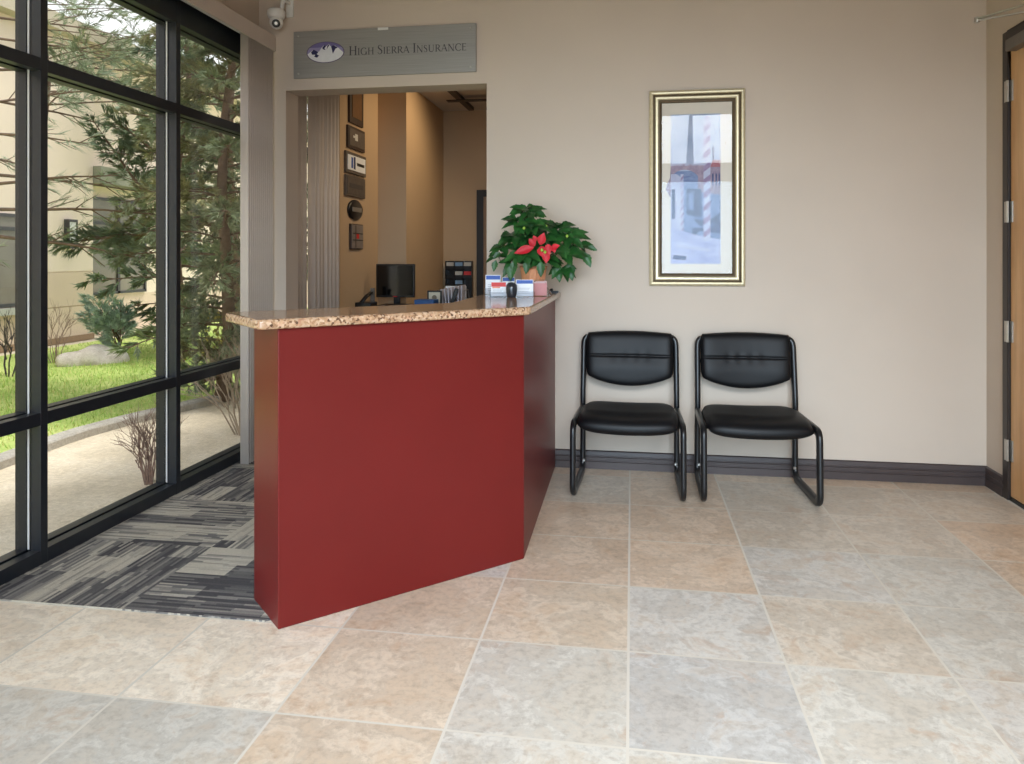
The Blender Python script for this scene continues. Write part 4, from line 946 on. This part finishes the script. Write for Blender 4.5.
# the long dark bough that crosses in front of the sconce
bt = thing('juniper_bough', 'long dark green bough stretching across in front of the wall sconce', 'branch', gpt(150, 8.2)); wd_, fl_ = MB(), MB(); r_ = random.Random(5)
p = atD(160, 232, 8.3); e = atD(50, 246, 7.9); bough(wd_, fl_, p, (e-p), (e-p).length, r_, .022, 40, .085, 12, .0, .005, 1.3, .05)
p = atD(150, 200, 8.2); e = atD(92, 122, 8.0); bough(wd_, fl_, p, (e-p), (e-p).length, r_, .02, 30, .085, 12, -.1, .005, 1.3, .05)
p = atD(165, 160, 8.2); e = atD(108, 112, 8.0); bough(wd_, fl_, p, (e-p), (e-p).length, r_, .02, 28, .085, 12, .1, .005, 1.3, .05)
p = atD(168, 262, 8.3); wd_.tube([Vector(gpt(175, 8.4))+Vector((0, 0, .0)), atD(172, 300, 8.35), p, atD(165, 160, 8.2), atD(166, 90, 8.2)], .035, 6)
wd_.build('wood', m_bark, bt, smooth=True); fl_.build('foliage', [m_g4], bt)
# small blue-green spruce low on the lawn
bt = thing('young_spruce', 'small pale blue-green spruce spreading low behind the boulder', 'shrub', gpt(118, 10.7)); wd_, fl_ = MB(), MB()
for k in range(16):
    e = atD(r_.uniform(76, 136), r_.uniform(286, 326), 10.7+r_.uniform(-.3, .3)); p = Vector(gpt(120, 10.7))+Vector((0, 0, .05+.40*r_.random())); bough(wd_, fl_, p, e-p, (e-p).length, r_, .010, 15, .10, 13, .1, .007, 1.2, .15)
wd_.build('wood', m_bark, bt, smooth=True); fl_.build('foliage', [m_g3], bt)
# bare shrubs
def bare_shrub(label, base, h, spread, n, mat, seed, leaves=None, rad=.006):
    r = random.Random(seed); t = thing('bare_shrub', label, 'shrub', base, group='leafless shrubs outside'); w = MB(); lf = MB()
    def grow(p, d, L, rd, depth):
        q = p+d*L; mid = (p+q)/2+perp(d, r)*L*.06; w.tube([p, mid, q], rd, 4, scale=[1, .8, .6], cap=False)
        if depth == 0:
            if leaves: sprig(lf, q, d, .035, 4, r, .010, 1.2)
            return
        for _ in range(r.choice((2, 2, 3))): grow(q-d*L*r.uniform(0, .35), (d+perp(d, r)*r.uniform(.3, .7)+Vector((0, 0, .18))).normalized(), L*r.uniform(.55, .85), rd*.62, depth-1)
    b = Vector(base)
    for k in range(n):
        a = r.uniform(0, 6.28); s = r.uniform(.1, 1)*spread; d = Vector((math.cos(a)*s, math.sin(a)*s, 1)).normalized(); grow(b+Vector((math.cos(a), math.sin(a), 0))*.06*r.random(), d, h*.38*r.uniform(.8, 1.1), rad, 3)
    w.build('twigs', mat, t)
    if leaves: lf.build('leaves', leaves, t)
bare_shrub('leafless mauve-brown shrub on the sandy soil before the middle window bay', (-3.06, 4.42, G-.01), .56, .45, 17, m_twig, 41)
bare_shrub('grey leafless shrub with arching stems under the juniper', (-3.15, 5.75, G-.01), 1.0, .7, 15, m_twig2, 42, rad=.008)
bare_shrub('yellow-green leafed shrub at the curb behind the grey shrub', (-4.0, 7.3, G-.01), 1.0, .9, 18, m_twig2, 43, leaf_mat('yellow_green_leaf', (176, 166, 70), (204, 196, 104), .6))
bare_shrub('dark bare sapling on the far left before the building', gpt(8, 9.0), .95, .35, 4, M('dark_twig', (78, 72, 74), .9), 44, rad=.013)
bare_shrub('fine leafless shrub against the building behind the left mullion', gpt(56, 10.2), 1.1, .4, 8, m_twig, 45, rad=.007)

# ------------------------------------------------------------------ light
w = bpy.data.worlds.new('overcast_sky'); bpy.context.scene.world = w; w.use_nodes = True
nt = w.node_tree; bg = nt.nodes['Background']
tc = nt.nodes.new('ShaderNodeTexCoord'); sp_ = nt.nodes.new('ShaderNodeSeparateXYZ'); nt.links.new(tc.outputs['Generated'], sp_.inputs[0])
rp = nt.nodes.new('ShaderNodeValToRGB'); rp.color_ramp.elements[0].position = .0; rp.color_ramp.elements[0].color = (.95, .96, .97, 1); rp.color_ramp.elements[1].position = .8; rp.color_ramp.elements[1].color = (.86, .92, 1.0, 1)
nt.links.new(sp_.outputs[2], rp.inputs[0]); nt.links.new(rp.outputs[0], bg.inputs[0]); bg.inputs[1].default_value = 1.55
def area(name, loc, target, sx_, sy_, power, col, spread=180):
    l = bpy.data.lights.new(name, 'AREA'); l.shape = 'RECTANGLE'; l.size = sx_; l.size_y = sy_; l.energy = power; l.color = col; l.spread = R(spread)
    o = bpy.data.objects.new(name, l); C.objects.link(o); o.location = loc; o.rotation_euler = (Vector(target)-Vector(loc)).to_track_quat('-Z', 'Y').to_euler(); return o
sun = bpy.data.lights.new('sun', 'SUN'); sun.energy = 3.2; sun.angle = R(14); sun.color = (1, .96, .9); so = bpy.data.objects.new('sun', sun); C.objects.link(so); so.rotation_euler = (R(20), 0, R(112))
# daylight entering through the front glazing behind the camera
area('front_window_light', (-.15, YF+.02, 1.25), (-.15, 3.2, .30), 3.7, 2.2, 35.5, (.58, .80, 1), 64)
area('front_transom_light', (.0, YF+.02, 2.925), (.0, 1.9, 0), 1.51, .80, 38, (.86, .93, 1), 88)
area('front_transom_light', (1.31, YF+.02, 2.925), (1.0, 1.9, 0), .96, .80, 27, (.86, .93, 1), 88)
# warm lamp in the office and an added overhead fill without a fixture
l = bpy.data.lights.new('office_lamp', 'SPOT'); l.energy = 42; l.color = (1, .76, .46); l.spot_size = R(120); l.spot_blend = .8; l.shadow_soft_size = .08; o = bpy.data.objects.new('office_lamp', l); C.objects.link(o); o.location = (-1.2, 7.22, 2.95); o.rotation_euler = (0, R(50), 0)
area('office_fill_light', (-.2, 6.3, 3.0), (-.2, 6.3, 0), 1.2, .6, 14, (1, .88, .74))
sc = bpy.context.scene
sc.view_settings.view_transform = 'Standard'; sc.view_settings.look = 'None'; sc.view_settings.exposure = 0; sc.view_settings.gamma = 1
sc.cycles.use_denoising = True; sc.cycles.max_bounces = 8; sc.cycles.transparent_max_bounces = 12; sc.cycles.caustics_reflective = False; sc.cycles.caustics_refractive = False
